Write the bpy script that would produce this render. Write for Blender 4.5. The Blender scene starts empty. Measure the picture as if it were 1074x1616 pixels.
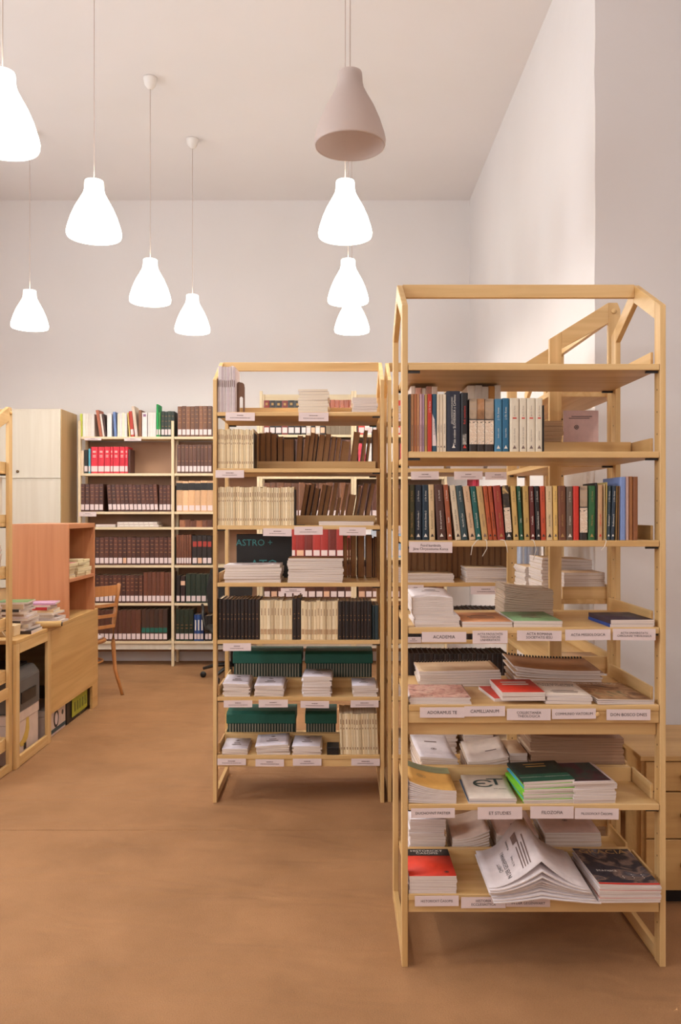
import bpy, bmesh, math, random
from mathutils import Matrix, Vector, Euler
C = bpy.context.scene.collection
SC = bpy.context.scene
R = random.Random(7)

# ------------------------------------------------------------------ camera, world, light, exposure
F, CX, CY, EYE = 1300.0, 537.0, 808.0, 1.536        # focal length (px), principal point, eye height (m)
cam = bpy.data.cameras.new('camera'); cam_o = bpy.data.objects.new('camera', cam); C.objects.link(cam_o)
cam_o.location = (0, 0, EYE); cam_o.rotation_euler = (math.pi/2, 0, 0)
cam.sensor_fit = 'VERTICAL'; cam.sensor_height = 36.0; cam.lens = 36.0*F/1616
cam.clip_start = 0.05; cam.clip_end = 60
SC.camera = cam_o
SC.view_settings.view_transform = 'Standard'; SC.view_settings.look = 'None'
SC.view_settings.gamma = 1.0; SC.view_settings.use_curve_mapping = False
SC.view_settings.exposure = 0.0
SC.cycles.max_bounces = 8; SC.cycles.diffuse_bounces = 4
w_ = bpy.data.worlds.new('daylight'); SC.world = w_; w_.use_nodes = True
w_.node_tree.nodes['Background'].inputs[0].default_value = (0.80, 0.86, 1.0, 1); w_.node_tree.nodes['Background'].inputs[1].default_value = 1.0

def daylight(name, loc, rot, sx, sy, power, col):
    l = bpy.data.lights.new(name, 'AREA'); l.shape = 'RECTANGLE'; l.size = sx; l.size_y = sy; l.energy = power; l.color = col
    o = bpy.data.objects.new(name, l); C.objects.link(o); o.location = loc; o.rotation_euler = rot
WX, WY = -4.6, -2.2                                   # left wall, wall behind the photographer
LEFT_WINDOWS = [(0.6, 1.3, 140), (3.2, 1.3, 90), (5.8, 1.3, 36)]   # centre along the wall, width, daylight in watts
REAR_FILL_WINDOWS = [(-2.6, 1.5), (0.2, 1.5)]  # added unseen windows that carry fill for the nearest rack and the pier
for i, (yc, ww, pw) in enumerate(LEFT_WINDOWS):
    daylight('window_daylight', (WX-0.12, yc, 2.95), (0, -math.pi/2, 0), 2.3, ww, pw, (0.88, 0.95, 1.0))
for i, (xc, ww) in enumerate(REAR_FILL_WINDOWS):
    daylight('window_daylight', (xc, WY-0.12, 2.95), (math.pi/2, 0, 0), ww, 2.3, 24, (1.0, 0.86, 0.72))  # warm fill light in the added rear windows, not daylight
LAMP_W = 22.0
LAMP_COL = (1.0, 0.95, 0.87)

# ------------------------------------------------------------------ helpers
def lin(c):
    r = []
    for v in c[:3]:
        v = max(0, min(255, v))/255.0
        r.append(v/12.92 if v <= 0.04045 else ((v+0.055)/1.055)**2.4)
    return (r[0], r[1], r[2], 1.0)
def wx(px, Y): return (px-CX)*Y/F
def wz(py, Y): return EYE-(py-CY)*Y/F

class MB:
    """collects boxes, prisms, tubes and lathes into one mesh"""
    def __init__(s): s.v = []; s.f = []; s.m = []; s.sm = []
    def add(s, vs, fs, m=0, smooth=False, M=None):
        b = len(s.v)
        for p in vs: s.v.append(tuple(M @ Vector(p)) if M else tuple(p))
        for f in fs: s.f.append([b+i for i in f]); s.m.append(m); s.sm.append(smooth)
    def box(s, x0, x1, y0, y1, z0, z1, m=0, M=None):
        s.add([(x0,y0,z0),(x1,y0,z0),(x1,y1,z0),(x0,y1,z0),(x0,y0,z1),(x1,y0,z1),(x1,y1,z1),(x0,y1,z1)],
              [(3,2,1,0),(4,5,6,7),(0,1,5,4),(1,2,6,5),(2,3,7,6),(3,0,4,7)], m, False, M)
    def prism(s, pts, plane, a, b, m=0, M=None):
        n = len(pts)
        def q(u, v, t): return {'yz': (t,u,v), 'xz': (u,t,v), 'xy': (u,v,t)}[plane]
        vs = [q(u,v,a) for u,v in pts]+[q(u,v,b) for u,v in pts]
        fs = [list(range(n))[::-1], list(range(n,2*n))]+[(i,(i+1)%n,n+(i+1)%n,n+i) for i in range(n)]
        s.add(vs, fs, m, False, M)
    def tube(s, pts, r, seg=8, m=0, smooth=True):
        pts = [Vector(p) for p in pts]; rings = []
        for i, p in enumerate(pts):
            d = (pts[min(i+1,len(pts)-1)]-pts[max(i-1,0)]).normalized()
            u = d.cross(Vector((0,0,1)))
            if u.length < 1e-3: u = d.cross(Vector((0,1,0)))
            u.normalize(); w = d.cross(u)
            rr = r[i] if isinstance(r,(list,tuple)) else r
            rings.append([p+(u*math.cos(2*math.pi*k/seg)+w*math.sin(2*math.pi*k/seg))*rr for k in range(seg)])
        vs = [p for g in rings for p in g]; fs = []
        for i in range(len(pts)-1):
            for k in range(seg):
                fs.append((i*seg+k, i*seg+(k+1)%seg, (i+1)*seg+(k+1)%seg, (i+1)*seg+k))
        fs.append(list(range(seg))[::-1]); fs.append([(len(pts)-1)*seg+k for k in range(seg)])
        s.add(vs, fs, m, smooth)
    def lathe(s, prof, seg=32, m=0, c=(0,0), smooth=True):
        vs = [(c[0]+r*math.cos(2*math.pi*k/seg), c[1]+r*math.sin(2*math.pi*k/seg), z) for r,z in prof for k in range(seg)]
        fs = [(i*seg+k, i*seg+(k+1)%seg, (i+1)*seg+(k+1)%seg, (i+1)*seg+k) for i in range(len(prof)-1) for k in range(seg)]
        s.add(vs, fs, m, smooth)
    def mesh(s, name, mats):
        me = bpy.data.meshes.new(name); me.from_pydata(s.v, [], s.f)
        for mt in (mats if isinstance(mats,(list,tuple)) else [mats]): me.materials.append(mt)
        me.polygons.foreach_set('material_index', s.m); me.polygons.foreach_set('use_smooth', s.sm)
        me.update(); return me

def fix_normals(me):
    bm = bmesh.new(); bm.from_mesh(me); bmesh.ops.recalc_face_normals(bm, faces=bm.faces); bm.to_mesh(me); bm.free(); return me
def put(name, me, parent=None, loc=(0,0,0), rot=(0,0,0), col=None, bev=0):
    o = bpy.data.objects.new(name, me); C.objects.link(o)
    o.location = loc; o.rotation_euler = rot
    if parent: o.parent = parent
    if col: o.color = lin(col)
    if name in ('lettering','printed_lines','printed_blocks'): o['kind'] = 'stuff'
    if bev:
        b = o.modifiers.new('edge', 'BEVEL'); b.width = bev; b.segments = 1; b.limit_method = 'ANGLE'
    return o
def part(name, mb, mats, parent, loc=(0,0,0), rot=(0,0,0), col=None, bev=0):
    return put(name, fix_normals(mb.mesh(name, mats)), parent, loc, rot, col, bev)
LABELS = {}; LONG = []
def nth(i):
    return ['zeroth','first','second','third','fourth','fifth','sixth','seventh','eighth','ninth','tenth'][i] if i <= 10 else '%d%s' % (i, 'th' if 10 < i%100 < 20 else {1:'st',2:'nd',3:'rd'}.get(i%10,'th'))
def tag(o, label, cat, group=None):
    o['label'] = label; o['category'] = cat
    if len(label.split()) > 16: LONG.append(label)
    if group: o['group'] = group
    LABELS.setdefault(label, []).append(o.name)
    return o
def thing(name, label, cat, loc=(0,0,0), rot=(0,0,0), group=None):
    o = bpy.data.objects.new(name, None); C.objects.link(o); o.empty_display_size = 0.05
    o.location = loc; o.rotation_euler = rot
    return tag(o, label, cat, group)
def struct(name, mb, mats, parent=None):
    o = part(name, mb, mats, parent)
    if not parent: o['kind'] = 'structure'
    return o
def boxmb(*a):
    m = MB(); m.box(*a); return m

TXT = {}
def text_mesh(s, size, mat, sx=1.0, align='CENTER', spacing=1.0, key=None):
    k = (s, round(size,4), mat.name, round(sx,3), align)
    if k in TXT: return TXT[k]
    cu = bpy.data.curves.new('lettering', 'FONT'); cu.body = s; cu.size = size; cu.align_x = align; cu.align_y = 'CENTER'
    cu.resolution_u = 2; cu.space_line = 0.95; cu.space_character = spacing
    ob = bpy.data.objects.new('lettering', cu)
    me = bpy.data.meshes.new_from_object(ob); me.name = 'lettering'
    me.transform(Matrix.Diagonal((sx,1,1,1)))
    me.materials.clear(); me.materials.append(mat)
    bpy.data.objects.remove(ob); bpy.data.curves.remove(cu)
    TXT[k] = me
    return me

# ------------------------------------------------------------------ materials
def nodes(name):
    m = bpy.data.materials.new(name); m.use_nodes = True; nt = m.node_tree
    return m, nt, nt.nodes['Principled BSDF']
def flat(name, c, rough=0.6, metal=0.0, var=0.06, scale=12):
    m, nt, p = nodes(name); L = nt.links
    tc = nt.nodes.new('ShaderNodeTexCoord'); n = nt.nodes.new('ShaderNodeTexNoise'); n.inputs['Scale'].default_value = scale; n.inputs['Detail'].default_value = 4
    L.new(tc.outputs['Object'], n.inputs['Vector'])
    r = nt.nodes.new('ShaderNodeValToRGB'); a = lin(c)
    r.color_ramp.elements[0].position = 0.3; r.color_ramp.elements[1].position = 0.7
    r.color_ramp.elements[0].color = tuple(v*(1-var) for v in a[:3])+(1,); r.color_ramp.elements[1].color = tuple(min(1,v*(1+var)) for v in a[:3])+(1,)
    L.new(n.outputs['Fac'], r.inputs['Fac']); L.new(r.outputs['Color'], p.inputs['Base Color'])
    p.inputs['Roughness'].default_value = rough; p.inputs['Metallic'].default_value = metal
    return m
def wood(name, c1, c2, axis, rough=0.45, sc=1.0):
    m, nt, p = nodes(name); L = nt.links
    tc = nt.nodes.new('ShaderNodeTexCoord'); mp = nt.nodes.new('ShaderNodeMapping')
    s = {'x': (1.2,26,26), 'y': (26,1.2,26), 'z': (26,26,1.2)}[axis]; mp.inputs['Scale'].default_value = [v*sc for v in s]
    oi = nt.nodes.new('ShaderNodeObjectInfo'); ad = nt.nodes.new('ShaderNodeVectorMath'); ad.operation = 'ADD'
    L.new(tc.outputs['Object'], mp.inputs['Vector']); L.new(mp.outputs['Vector'], ad.inputs[0])
    ml = nt.nodes.new('ShaderNodeMath'); ml.operation = 'MULTIPLY'; ml.inputs[1].default_value = 37
    L.new(oi.outputs['Random'], ml.inputs[0]); L.new(ml.outputs[0], ad.inputs[1])
    n = nt.nodes.new('ShaderNodeTexNoise'); n.inputs['Scale'].default_value = 1.0; n.inputs['Detail'].default_value = 5; n.inputs['Distortion'].default_value = 0.6
    L.new(ad.outputs[0], n.inputs['Vector'])
    r = nt.nodes.new('ShaderNodeValToRGB'); r.color_ramp.elements[0].position = 0.32; r.color_ramp.elements[1].position = 0.68
    r.color_ramp.elements[0].color = lin(c1); r.color_ramp.elements[1].color = lin(c2)
    L.new(n.outputs['Fac'], r.inputs['Fac']); L.new(r.outputs['Color'], p.inputs['Base Color'])
    p.inputs['Roughness'].default_value = rough
    b = nt.nodes.new('ShaderNodeBump'); b.inputs['Strength'].default_value = 0.08; b.inputs['Distance'].default_value = 0.002
    L.new(n.outputs['Fac'], b.inputs['Height']); L.new(b.outputs['Normal'], p.inputs['Normal'])
    return m
def cover_mat(name, rough):
    m, nt, p = nodes(name); L = nt.links
    oi = nt.nodes.new('ShaderNodeObjectInfo'); tc = nt.nodes.new('ShaderNodeTexCoord')
    n = nt.nodes.new('ShaderNodeTexNoise'); n.inputs['Scale'].default_value = 35; n.inputs['Detail'].default_value = 5
    L.new(tc.outputs['Object'], n.inputs['Vector'])
    mr = nt.nodes.new('ShaderNodeMapRange'); mr.inputs['To Min'].default_value = 0.82; mr.inputs['To Max'].default_value = 1.14
    L.new(n.outputs['Fac'], mr.inputs['Value'])
    mx = nt.nodes.new('ShaderNodeVectorMath'); mx.operation = 'SCALE'
    L.new(oi.outputs['Color'], mx.inputs[0]); L.new(mr.outputs['Result'], mx.inputs['Scale'])
    L.new(mx.outputs['Vector'], p.inputs['Base Color']); p.inputs['Roughness'].default_value = rough
    return m
def paper_edges(name, c1, c2, axis, sc=900):
    m, nt, p = nodes(name); L = nt.links
    tc = nt.nodes.new('ShaderNodeTexCoord'); mp = nt.nodes.new('ShaderNodeMapping')
    mp.inputs['Scale'].default_value = {'x': (sc,3,3), 'z': (3,3,sc)}[axis]
    n = nt.nodes.new('ShaderNodeTexNoise'); n.inputs['Scale'].default_value = 1; n.inputs['Detail'].default_value = 2
    L.new(tc.outputs['Object'], mp.inputs['Vector']); L.new(mp.outputs['Vector'], n.inputs['Vector'])
    r = nt.nodes.new('ShaderNodeValToRGB'); r.color_ramp.elements[0].position = 0.35; r.color_ramp.elements[1].position = 0.65
    r.color_ramp.elements[0].color = lin(c1); r.color_ramp.elements[1].color = lin(c2)
    L.new(n.outputs['Fac'], r.inputs['Fac']); L.new(r.outputs['Color'], p.inputs['Base Color']); p.inputs['Roughness'].default_value = 0.8
    return m
def photo_print(name, cols, scale=9, seed=0.0, dist=1.2):
    """a printed picture on a cover: blotches of several inks"""
    m, nt, p = nodes(name); L = nt.links
    tc = nt.nodes.new('ShaderNodeTexCoord'); mp = nt.nodes.new('ShaderNodeMapping'); mp.inputs['Location'].default_value = (seed, seed*.7, seed*.3)
    n = nt.nodes.new('ShaderNodeTexNoise'); n.inputs['Scale'].default_value = scale; n.inputs['Detail'].default_value = 6; n.inputs['Distortion'].default_value = dist
    L.new(tc.outputs['Object'], mp.inputs['Vector']); L.new(mp.outputs['Vector'], n.inputs['Vector'])
    r = nt.nodes.new('ShaderNodeValToRGB'); e = r.color_ramp.elements
    e[0].position = 0.3; e[0].color = lin(cols[0]); e[1].position = 0.72; e[1].color = lin(cols[-1])
    for i, c in enumerate(cols[1:-1]):
        x = e.new(0.3+0.42*(i+1)/(len(cols)-1)); x.color = lin(c)
    L.new(n.outputs['Fac'], r.inputs['Fac']); L.new(r.outputs['Color'], p.inputs['Base Color']); p.inputs['Roughness'].default_value = 0.55
    return m
def plaster(name, c, c2, bump=0.15):
    m, nt, p = nodes(name); L = nt.links
    tc = nt.nodes.new('ShaderNodeTexCoord'); n = nt.nodes.new('ShaderNodeTexNoise'); n.inputs['Scale'].default_value = 0.9; n.inputs['Detail'].default_value = 3
    L.new(tc.outputs['Object'], n.inputs['Vector'])
    r = nt.nodes.new('ShaderNodeValToRGB'); r.color_ramp.elements[0].position = 0.3; r.color_ramp.elements[1].position = 0.7
    r.color_ramp.elements[0].color = lin(c); r.color_ramp.elements[1].color = lin(c2)
    L.new(n.outputs['Fac'], r.inputs['Fac']); L.new(r.outputs['Color'], p.inputs['Base Color']); p.inputs['Roughness'].default_value = 0.9
    n2 = nt.nodes.new('ShaderNodeTexNoise'); n2.inputs['Scale'].default_value = 7; n2.inputs['Detail'].default_value = 6
    L.new(tc.outputs['Object'], n2.inputs['Vector'])
    b = nt.nodes.new('ShaderNodeBump'); b.inputs['Strength'].default_value = bump; b.inputs['Distance'].default_value = 0.02
    L.new(n2.outputs['Fac'], b.inputs['Height']); L.new(b.outputs['Normal'], p.inputs['Normal'])
    return m
def carpet(name):
    m, nt, p = nodes(name); L = nt.links
    tc = nt.nodes.new('ShaderNodeTexCoord')
    n = nt.nodes.new('ShaderNodeTexNoise'); n.inputs['Scale'].default_value = 2.2; n.inputs['Detail'].default_value = 5; n.inputs['Roughness'].default_value = 0.6
    n2 = nt.nodes.new('ShaderNodeTexNoise'); n2.inputs['Scale'].default_value = 220; n2.inputs['Detail'].default_value = 3
    L.new(tc.outputs['Object'], n.inputs['Vector']); L.new(tc.outputs['Object'], n2.inputs['Vector'])
    r = nt.nodes.new('ShaderNodeValToRGB'); r.color_ramp.elements[0].position = 0.34; r.color_ramp.elements[1].position = 0.68
    r.color_ramp.elements[0].color = lin((146,104,66)); r.color_ramp.elements[1].color = lin((163,118,78))
    L.new(n.outputs['Fac'], r.inputs['Fac'])
    mr = nt.nodes.new('ShaderNodeMapRange'); mr.inputs['To Min'].default_value = 0.72; mr.inputs['To Max'].default_value = 1.28
    L.new(n2.outputs['Fac'], mr.inputs['Value'])
    mx = nt.nodes.new('ShaderNodeVectorMath'); mx.operation = 'SCALE'
    L.new(r.outputs['Color'], mx.inputs[0]); L.new(mr.outputs['Result'], mx.inputs['Scale']); L.new(mx.outputs['Vector'], p.inputs['Base Color'])
    p.inputs['Roughness'].default_value = 0.85
    b = nt.nodes.new('ShaderNodeBump'); b.inputs['Strength'].default_value = 0.45; b.inputs['Distance'].default_value = 0.004
    mp = nt.nodes.new('ShaderNodeMapping'); mp.inputs['Scale'].default_value = (1.0, 2.6, 1.0); mp.inputs['Rotation'].default_value = (0,0,.35)
    n3 = nt.nodes.new('ShaderNodeTexNoise'); n3.inputs['Scale'].default_value = 1.7; n3.inputs['Detail'].default_value = 2; n3.inputs['Distortion'].default_value = .8
    L.new(tc.outputs['Object'], mp.inputs['Vector']); L.new(mp.outputs['Vector'], n3.inputs['Vector'])
    b3 = nt.nodes.new('ShaderNodeBump'); b3.inputs['Strength'].default_value = 0.5; b3.inputs['Distance'].default_value = 0.05
    L.new(n3.outputs['Fac'], b3.inputs['Height']); L.new(b3.outputs['Normal'], b.inputs['Normal'])
    L.new(n2.outputs['Fac'], b.inputs['Height']); L.new(b.outputs['Normal'], p.inputs['Normal'])
    return m
PINE = [(202,159,101),(224,187,132)]
WX_, WY_, WZ_ = (wood('pine_along_'+a, PINE[0], PINE[1], a) for a in 'xyz')
PALEX = wood('pale_pine_board', (220,196,158), (232,212,178), 'x'); PALEZ = wood('pale_pine_post', (220,196,158), (232,212,178), 'z')
OAK = wood('pale_oak', (192,146,88), (212,170,110), 'y', sc=.8)
OAKX = wood('pale_oak_across', (190,146,90), (208,166,108), 'x', sc=.7)
BEECH = wood('beech', (190,124,84), (206,142,100), 'z', sc=.9)
BEECHY = wood('beech_along', (190,124,84), (206,142,100), 'y', sc=.9)
CHAIRW = wood('bent_wood', (176,114,60), (194,132,76), 'z', rough=.35)
WALL_SHADE = flat('wall_shade_tone', (176,138,112), .8, var=.05, scale=3)  # tone of wall in shade, put into the colour of the bookcase backs
CREAMW = wood('cream_laminate', (212,200,182), (220,210,194), 'z', rough=.5, sc=.7)
CABSIDE = wood('cabinet_side', (196,160,112), (208,174,128), 'z', rough=.5, sc=.7)
COVER = cover_mat('cover_card', .58); LEATHER = cover_mat('cover_leather', .38)
PAPZ = paper_edges('page_edges_flat', (196,176,164), (236,222,214), 'z')
PAPX = paper_edges('page_edges_upright', (190,168,140), (228,210,184), 'x')
OLDX = paper_edges('old_page_edges', (142,100,64), (174,128,86), 'x')
CARD = flat('label_card', (226,206,204), .6, var=.03, scale=20)
INK = flat('black_ink', (52,40,38), .6); INKG = flat('grey_ink', (120,96,90), .6); WINK = flat('white_ink', (232,222,210), .5)
REDINK = flat('red_ink', (206,52,40), .5); GOLD = flat('gold_ink', (176,136,78), .45); GILT = flat('dull_gilt', (152,106,66), .45); INKP = flat('pale_brown_ink', (164,132,102), .6); TEALINK = flat('teal_ink', (70,150,150), .5)
BLACK = flat('black_plastic', (26,22,22), .4); STEEL = flat('steel', (150,146,140), .3, 1.0); HOLE = flat('peg_hole', (92,66,44), .8)
PLASTER = plaster('wall_plaster', (228,221,218), (233,226,224)); PLASTERC = plaster('ceiling_plaster', (236,230,228), (240,234,233), .05)
CARPET = carpet('tan_carpet'); WHITE = flat('white_plastic', (236,228,222), .45, var=.02); CORD = flat('cord_white', (206,186,176), .5)
GREEN = flat('green_card', (22,92,76), .6, var=.08); RIBBON = flat('ribbon_white', (228,216,200), .7)
RIBG = flat('grey_rib', (128,124,108), .7); RIBD = flat('dark_rib', (40,66,58), .7)

# ------------------------------------------------------------------ the room
CEIL, YB, XR, YP, XN = 4.75, 8.5, 1.33, 4.31, 3.4
fl = struct('floor', boxmb(WX, XN, WY, YB, -0.12, -0.006), CARPET)
part('carpet_sheet', boxmb(WX, XN, WY, 3.975, -0.006, 0.0), CARPET, fl)
part('carpet_sheet', boxmb(WX, XN, 3.979, YB, -0.006, 0.0), CARPET, fl)
struct('ceiling', boxmb(WX-.15, XN+.15, WY-.15, YB+.15, CEIL, CEIL+.15), PLASTERC)
struct('wall_back', boxmb(WX-.15, XR, YB, YB+.15, 0, CEIL), PLASTER)
struct('wall_right', boxmb(XR, XR+.3, YP+.2, YB+.15, 0, CEIL), PLASTER)
def pier():
    m = MB(); n = 26; rr = random.Random(3); off = [rr.uniform(-.004,.004) for _ in range(n+1)]; off[0] = off[-1] = 0
    vs = []
    for i in range(n+1):
        z = CEIL*i/n; vs += [(XR+off[i],YP,z),(XN+.15,YP,z),(XN+.15,YP+.2,z),(XR,YP+.2,z)]
    fs = [(3,2,1,0),(4*n,4*n+1,4*n+2,4*n+3)]
    for i in range(n):
        for k in range(4): fs.append((4*i+k,4*i+(k+1)%4,4*i+4+(k+1)%4,4*i+4+k))
    m.add(vs, fs); return m
struct('wall_pier', pier(), PLASTER)
struct('wall_near_right', boxmb(XN, XN+.15, WY-.15, YP, 0, CEIL), PLASTER)
def wall_open(name, axis, c0, c1, a0, a1, wins):
    """a wall slab with window openings from 1.8 m to 4.1 m"""
    m = MB()
    def b(u0, u1, z0, z1):
        if axis == 'y': m.box(c0, c1, u0, u1, z0, z1)
        else: m.box(u0, u1, c0, c1, z0, z1)
    b(a0, a1, 0, 1.8); b(a0, a1, 4.1, CEIL); u = a0
    for c, w in [q[:2] for q in wins]: b(u, c-w/2, 1.8, 4.1); u = c+w/2
    b(u, a1, 1.8, 4.1)
    struct(name, m, PLASTER)
wall_open('wall_left', 'y', WX-.15, WX, WY-.15, YB, LEFT_WINDOWS)
wall_open('wall_rear', 'x', WY-.15, WY, WX, XN, REAR_FILL_WINDOWS)
k = 0
for c, w, _p in LEFT_WINDOWS:
    k += 1; m = MB()
    for u in (c-w/2, c-.025, c+w/2-.05): m.box(WX-.1, WX-.05, u, u+.05, 1.8, 4.1)
    for z in (1.8, 3.2, 4.05): m.box(WX-.1, WX-.05, c-w/2, c+w/2, z, z+.05)
    struct('window_%d' % k, m, WHITE)
for c, w in REAR_FILL_WINDOWS:  # frames of the added rear fill windows
    k += 1; m = MB()
    for u in (c-w/2, c-.025, c+w/2-.05): m.box(u, u+.05, WY-.1, WY-.05, 1.8, 4.1)
    for z in (1.8, 3.2, 4.05): m.box(c-w/2, c+w/2, WY-.1, WY-.05, z, z+.05)
    struct('window_%d' % k, m, WHITE)

# ------------------------------------------------------------------ pine racks
T, D = 0.02, 0.05
ZC, ZP = 2.235, 2.37          # outer corner and peak of a side frame
SLOPE = {}
def post_mesh(y0, x0, inner, top_front, top_back, holes=True):
    m = MB(); m.prism([(y0,0),(y0+D,0),(y0+D,top_back),(y0,top_front)], 'yz', x0, x0+T)
    if holes:
        xi = x0+T+.0004 if inner > 0 else x0-.0004
        z = 0.14
        while z < 2.05:
            n = 6; c = (y0+D/2, z)
            pts = [(xi, c[0]+.0035*math.cos(2*math.pi*q/n), c[1]+.0035*math.sin(2*math.pi*q/n)) for q in range(n)]
            m.add(pts, [list(range(n))], 1); z += 0.0755
    return m
def rack(x0, x1, y0, label, shelves, depth=0.5, lips=lambda q: 'r'):
    """pine rack with gabled side frames; shelves: (z, 'half' or 'full')"""
    W = x1-x0
    t = thing('shelving_rack', label, 'shelving rack', ((x0+x1)/2, y0, 0), group=None)
    for s in (-1, 1):
        xa = -W/2 if s < 0 else W/2-T
        dz = (ZP-ZC)*D/(depth/2)
        part('post', post_mesh(0, xa, -s, ZC, ZC+dz), [WZ_, HOLE], t, bev=.0015)
        part('post', post_mesh(depth-D, xa, -s, ZC+dz, ZC), [WZ_, HOLE], t, bev=.0015)
        for a in (0, 1):
            f = (lambda y: y) if a == 0 else (lambda y: depth-y)
            pts = [(f(D),ZC+dz),(f(depth/2),ZP),(f(depth/2),ZP-.065),(f(D),ZC+dz-.062)]
            m = MB(); m.prism(pts, 'yz', xa, xa+T); part('sloped_rail', m, WY_, t, bev=.0015)
        part('bottom_rail', boxmb(xa, xa+T, D, depth-D, 0.004, .05), WY_, t, bev=.0015)
    part('top_bar', boxmb(-W/2+T, W/2-T, depth/2-.01, depth/2+.01, ZP-.048, ZP), WX_, t, bev=.0015)
    for q, (z, kind) in enumerate(shelves):
        xl, xr = -W/2+T+.002, W/2-T-.002
        spans = [(0.0, depth, 1)] if kind == 'full' else [(0.0, depth/2-.002, 1), (depth/2+.002, depth, -1)]
        for ya, yb, dr in spans:
            sh = part('shelf', boxmb(xl, xr, ya, yb, z-.021, z), WX_, t, bev=.0015)
            if kind == 'half':
                yl = yb-.016 if dr > 0 else ya
                part('back_lip', boxmb(xl+.014, xr-.014, yl, yl+.016, z, z+.052), WX_, sh, bev=.001)
            for xs in [xl if c == 'l' else xr-.009 for c in lips(q)]:
                part('side_lip', boxmb(xs, xs+.009, ya+.055, yb, z, z+.05), WY_, sh, bev=.001)
            for xs in (xl, xr-.04):
                part('shelf_bracket', boxmb(xs, xs+.04, ya+.012 if dr > 0 else yb-.024, ya+.024 if dr > 0 else yb-.012, z-.0285, z-.021), BLACK, sh)
            if kind == 'full':
                for xs in (xl, xr-.04): part('shelf_bracket', boxmb(xs, xs+.04, yb-.024, yb-.012, z-.0285, z-.021), BLACK, sh)
    return t
def rail(t, z0, z1, y, W, name='front_rail', th=.018):
    part(name, boxmb(-W/2+T+.002, W/2-T-.002, y, y+th, z0, z1), WX_, t, bev=.001)
def shelf_label(t, px0, px1, py0, py1, Y, txt=None, size=.0125, ink=INK, tilt=0.0, lab=None, sx=.9):
    """card slipped on the shelf edge: a part of the rack"""
    x0, x1 = wx(px0,Y), wx(px1,Y); z1, z0 = wz(py0,Y), wz(py1,Y)
    c = Vector(((x0+x1)/2, Y-.004, (z0+z1)/2))-t.location
    o = part('shelf_label', boxmb(-(x1-x0)/2, (x1-x0)/2, -.0012, .0012, -(z1-z0)/2, (z1-z0)/2), CARD, t, c, (0, tilt, 0))
    if txt:
        me = text_mesh(txt, size, ink, sx)
        put('lettering', me, o, (0, -.0018, 0), (math.pi/2, 0, 0))
    else:
        m = MB(); w = (x1-x0)
        rr = random.Random(int(px0*7+py0))
        for r_, (f, h) in enumerate(((.28,.0036),(.62,.0026))):
            f *= rr.uniform(.7,1.15); zc = (z1-z0)*(.14-.3*r_); x = -w*f/2
            while x < w*f/2:
                l = rr.uniform(.003,.009); m.box(x, min(x+l,w*f/2), -.0022, -.0013, zc-h/2, zc+h/2); x += l+.0016
        part('lettering', m, INKG, o)
    return o

YA, YBK = 2.78, 4.35
A_X0, A_X1 = .2074, 1.0975
A_S = [2.036, 1.740, 1.440, 1.146, .885, .550, .246]
RA = rack(A_X0, A_X1, YA, 'nearest tall pine rack with colourful books above and labelled journal piles below',
          [(A_S[0],'full'),(A_S[1],'half'),(A_S[2],'half'),(A_S[3],'full'),(A_S[4],'full'),(A_S[5],'half'),(A_S[6],'half')])
WA = A_X1-A_X0
rail(RA, A_S[4]-.062, A_S[4]-.0215, .004, WA); rail(RA, A_S[4]-.108, A_S[4]-.064, .03, WA, 'cross_rail')
rail(RA, A_S[6]-.062, A_S[6]-.0215, .004, WA)
for a in [(665,735,997,1013,'ACADEMIA'),(745,800,995,1015,'ACTA FACULTATIS\nTHEOLOGICAE\nUNIVERSITATIS'),(815,885,995,1011,'ACTA ROMANA\nSOCIETATIS IESU'),
          (891,962,993,1010,'ACTA MISSIOLOGICA'),(966,1033,992,1010,'ACTA UNIVERSITATIS\nCAROLINAE THEOLOGICA'),
          (662,732,1116,1132,'ADORAMUS TE'),(732,796,1114,1130,'CAMILLIANUM'),(799,868,1118,1136,'COLLECTANEA\nTHEOLOGICA'),(870,939,1118,1134,'COMMUNIO VIATORUM'),(956,1025,1119,1136,'DON BOSCO DNES'),
          (648,717,1275,1290,'DUCHOVNÝ PASTIER'),(753,823,1273,1292,'ET STUDIES'),(836,904,1272,1291,'FILOZOFIA'),(906,975,1275,1292,'FILOSOFICKÝ ČASOPIS'),
          (654,723,1413,1429,'HISTORICKÝ ČASOPIS'),(727,797,1415,1432,'HISTORIA\nECCLESIASTICA'),(798,867,1413,1430,'CHRIST\nIN DER GEGENWART')]:
    n = a[4].count('\n')+1; longest = max(len(q) for q in a[4].split('\n'))
    shelf_label(RA, a[0], a[1], a[2], a[3], YA-.002, a[4], min(.0155 if n == 1 else (.0125 if n == 2 else .0105), (a[1]-a[0])*YA/F*.93/(longest*.66)), tilt=R.uniform(-.012,.02), sx=.95)
shelf_label(RA, 645, 713, 855, 872, YA-.002, 'Fond kardinála\nJána Chryzostoma Korca', .0122, tilt=.01, sx=.95)
m = MB(); m.lathe([(0,0),(.009,0),(.009,.008),(.006,.012),(0,.012)], 16)
part('bolt', m, WZ_, RA, (wx(941,YA)-RA.location.x, .004, wz(1127,YA)), (math.pi/2,0,0))

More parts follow.
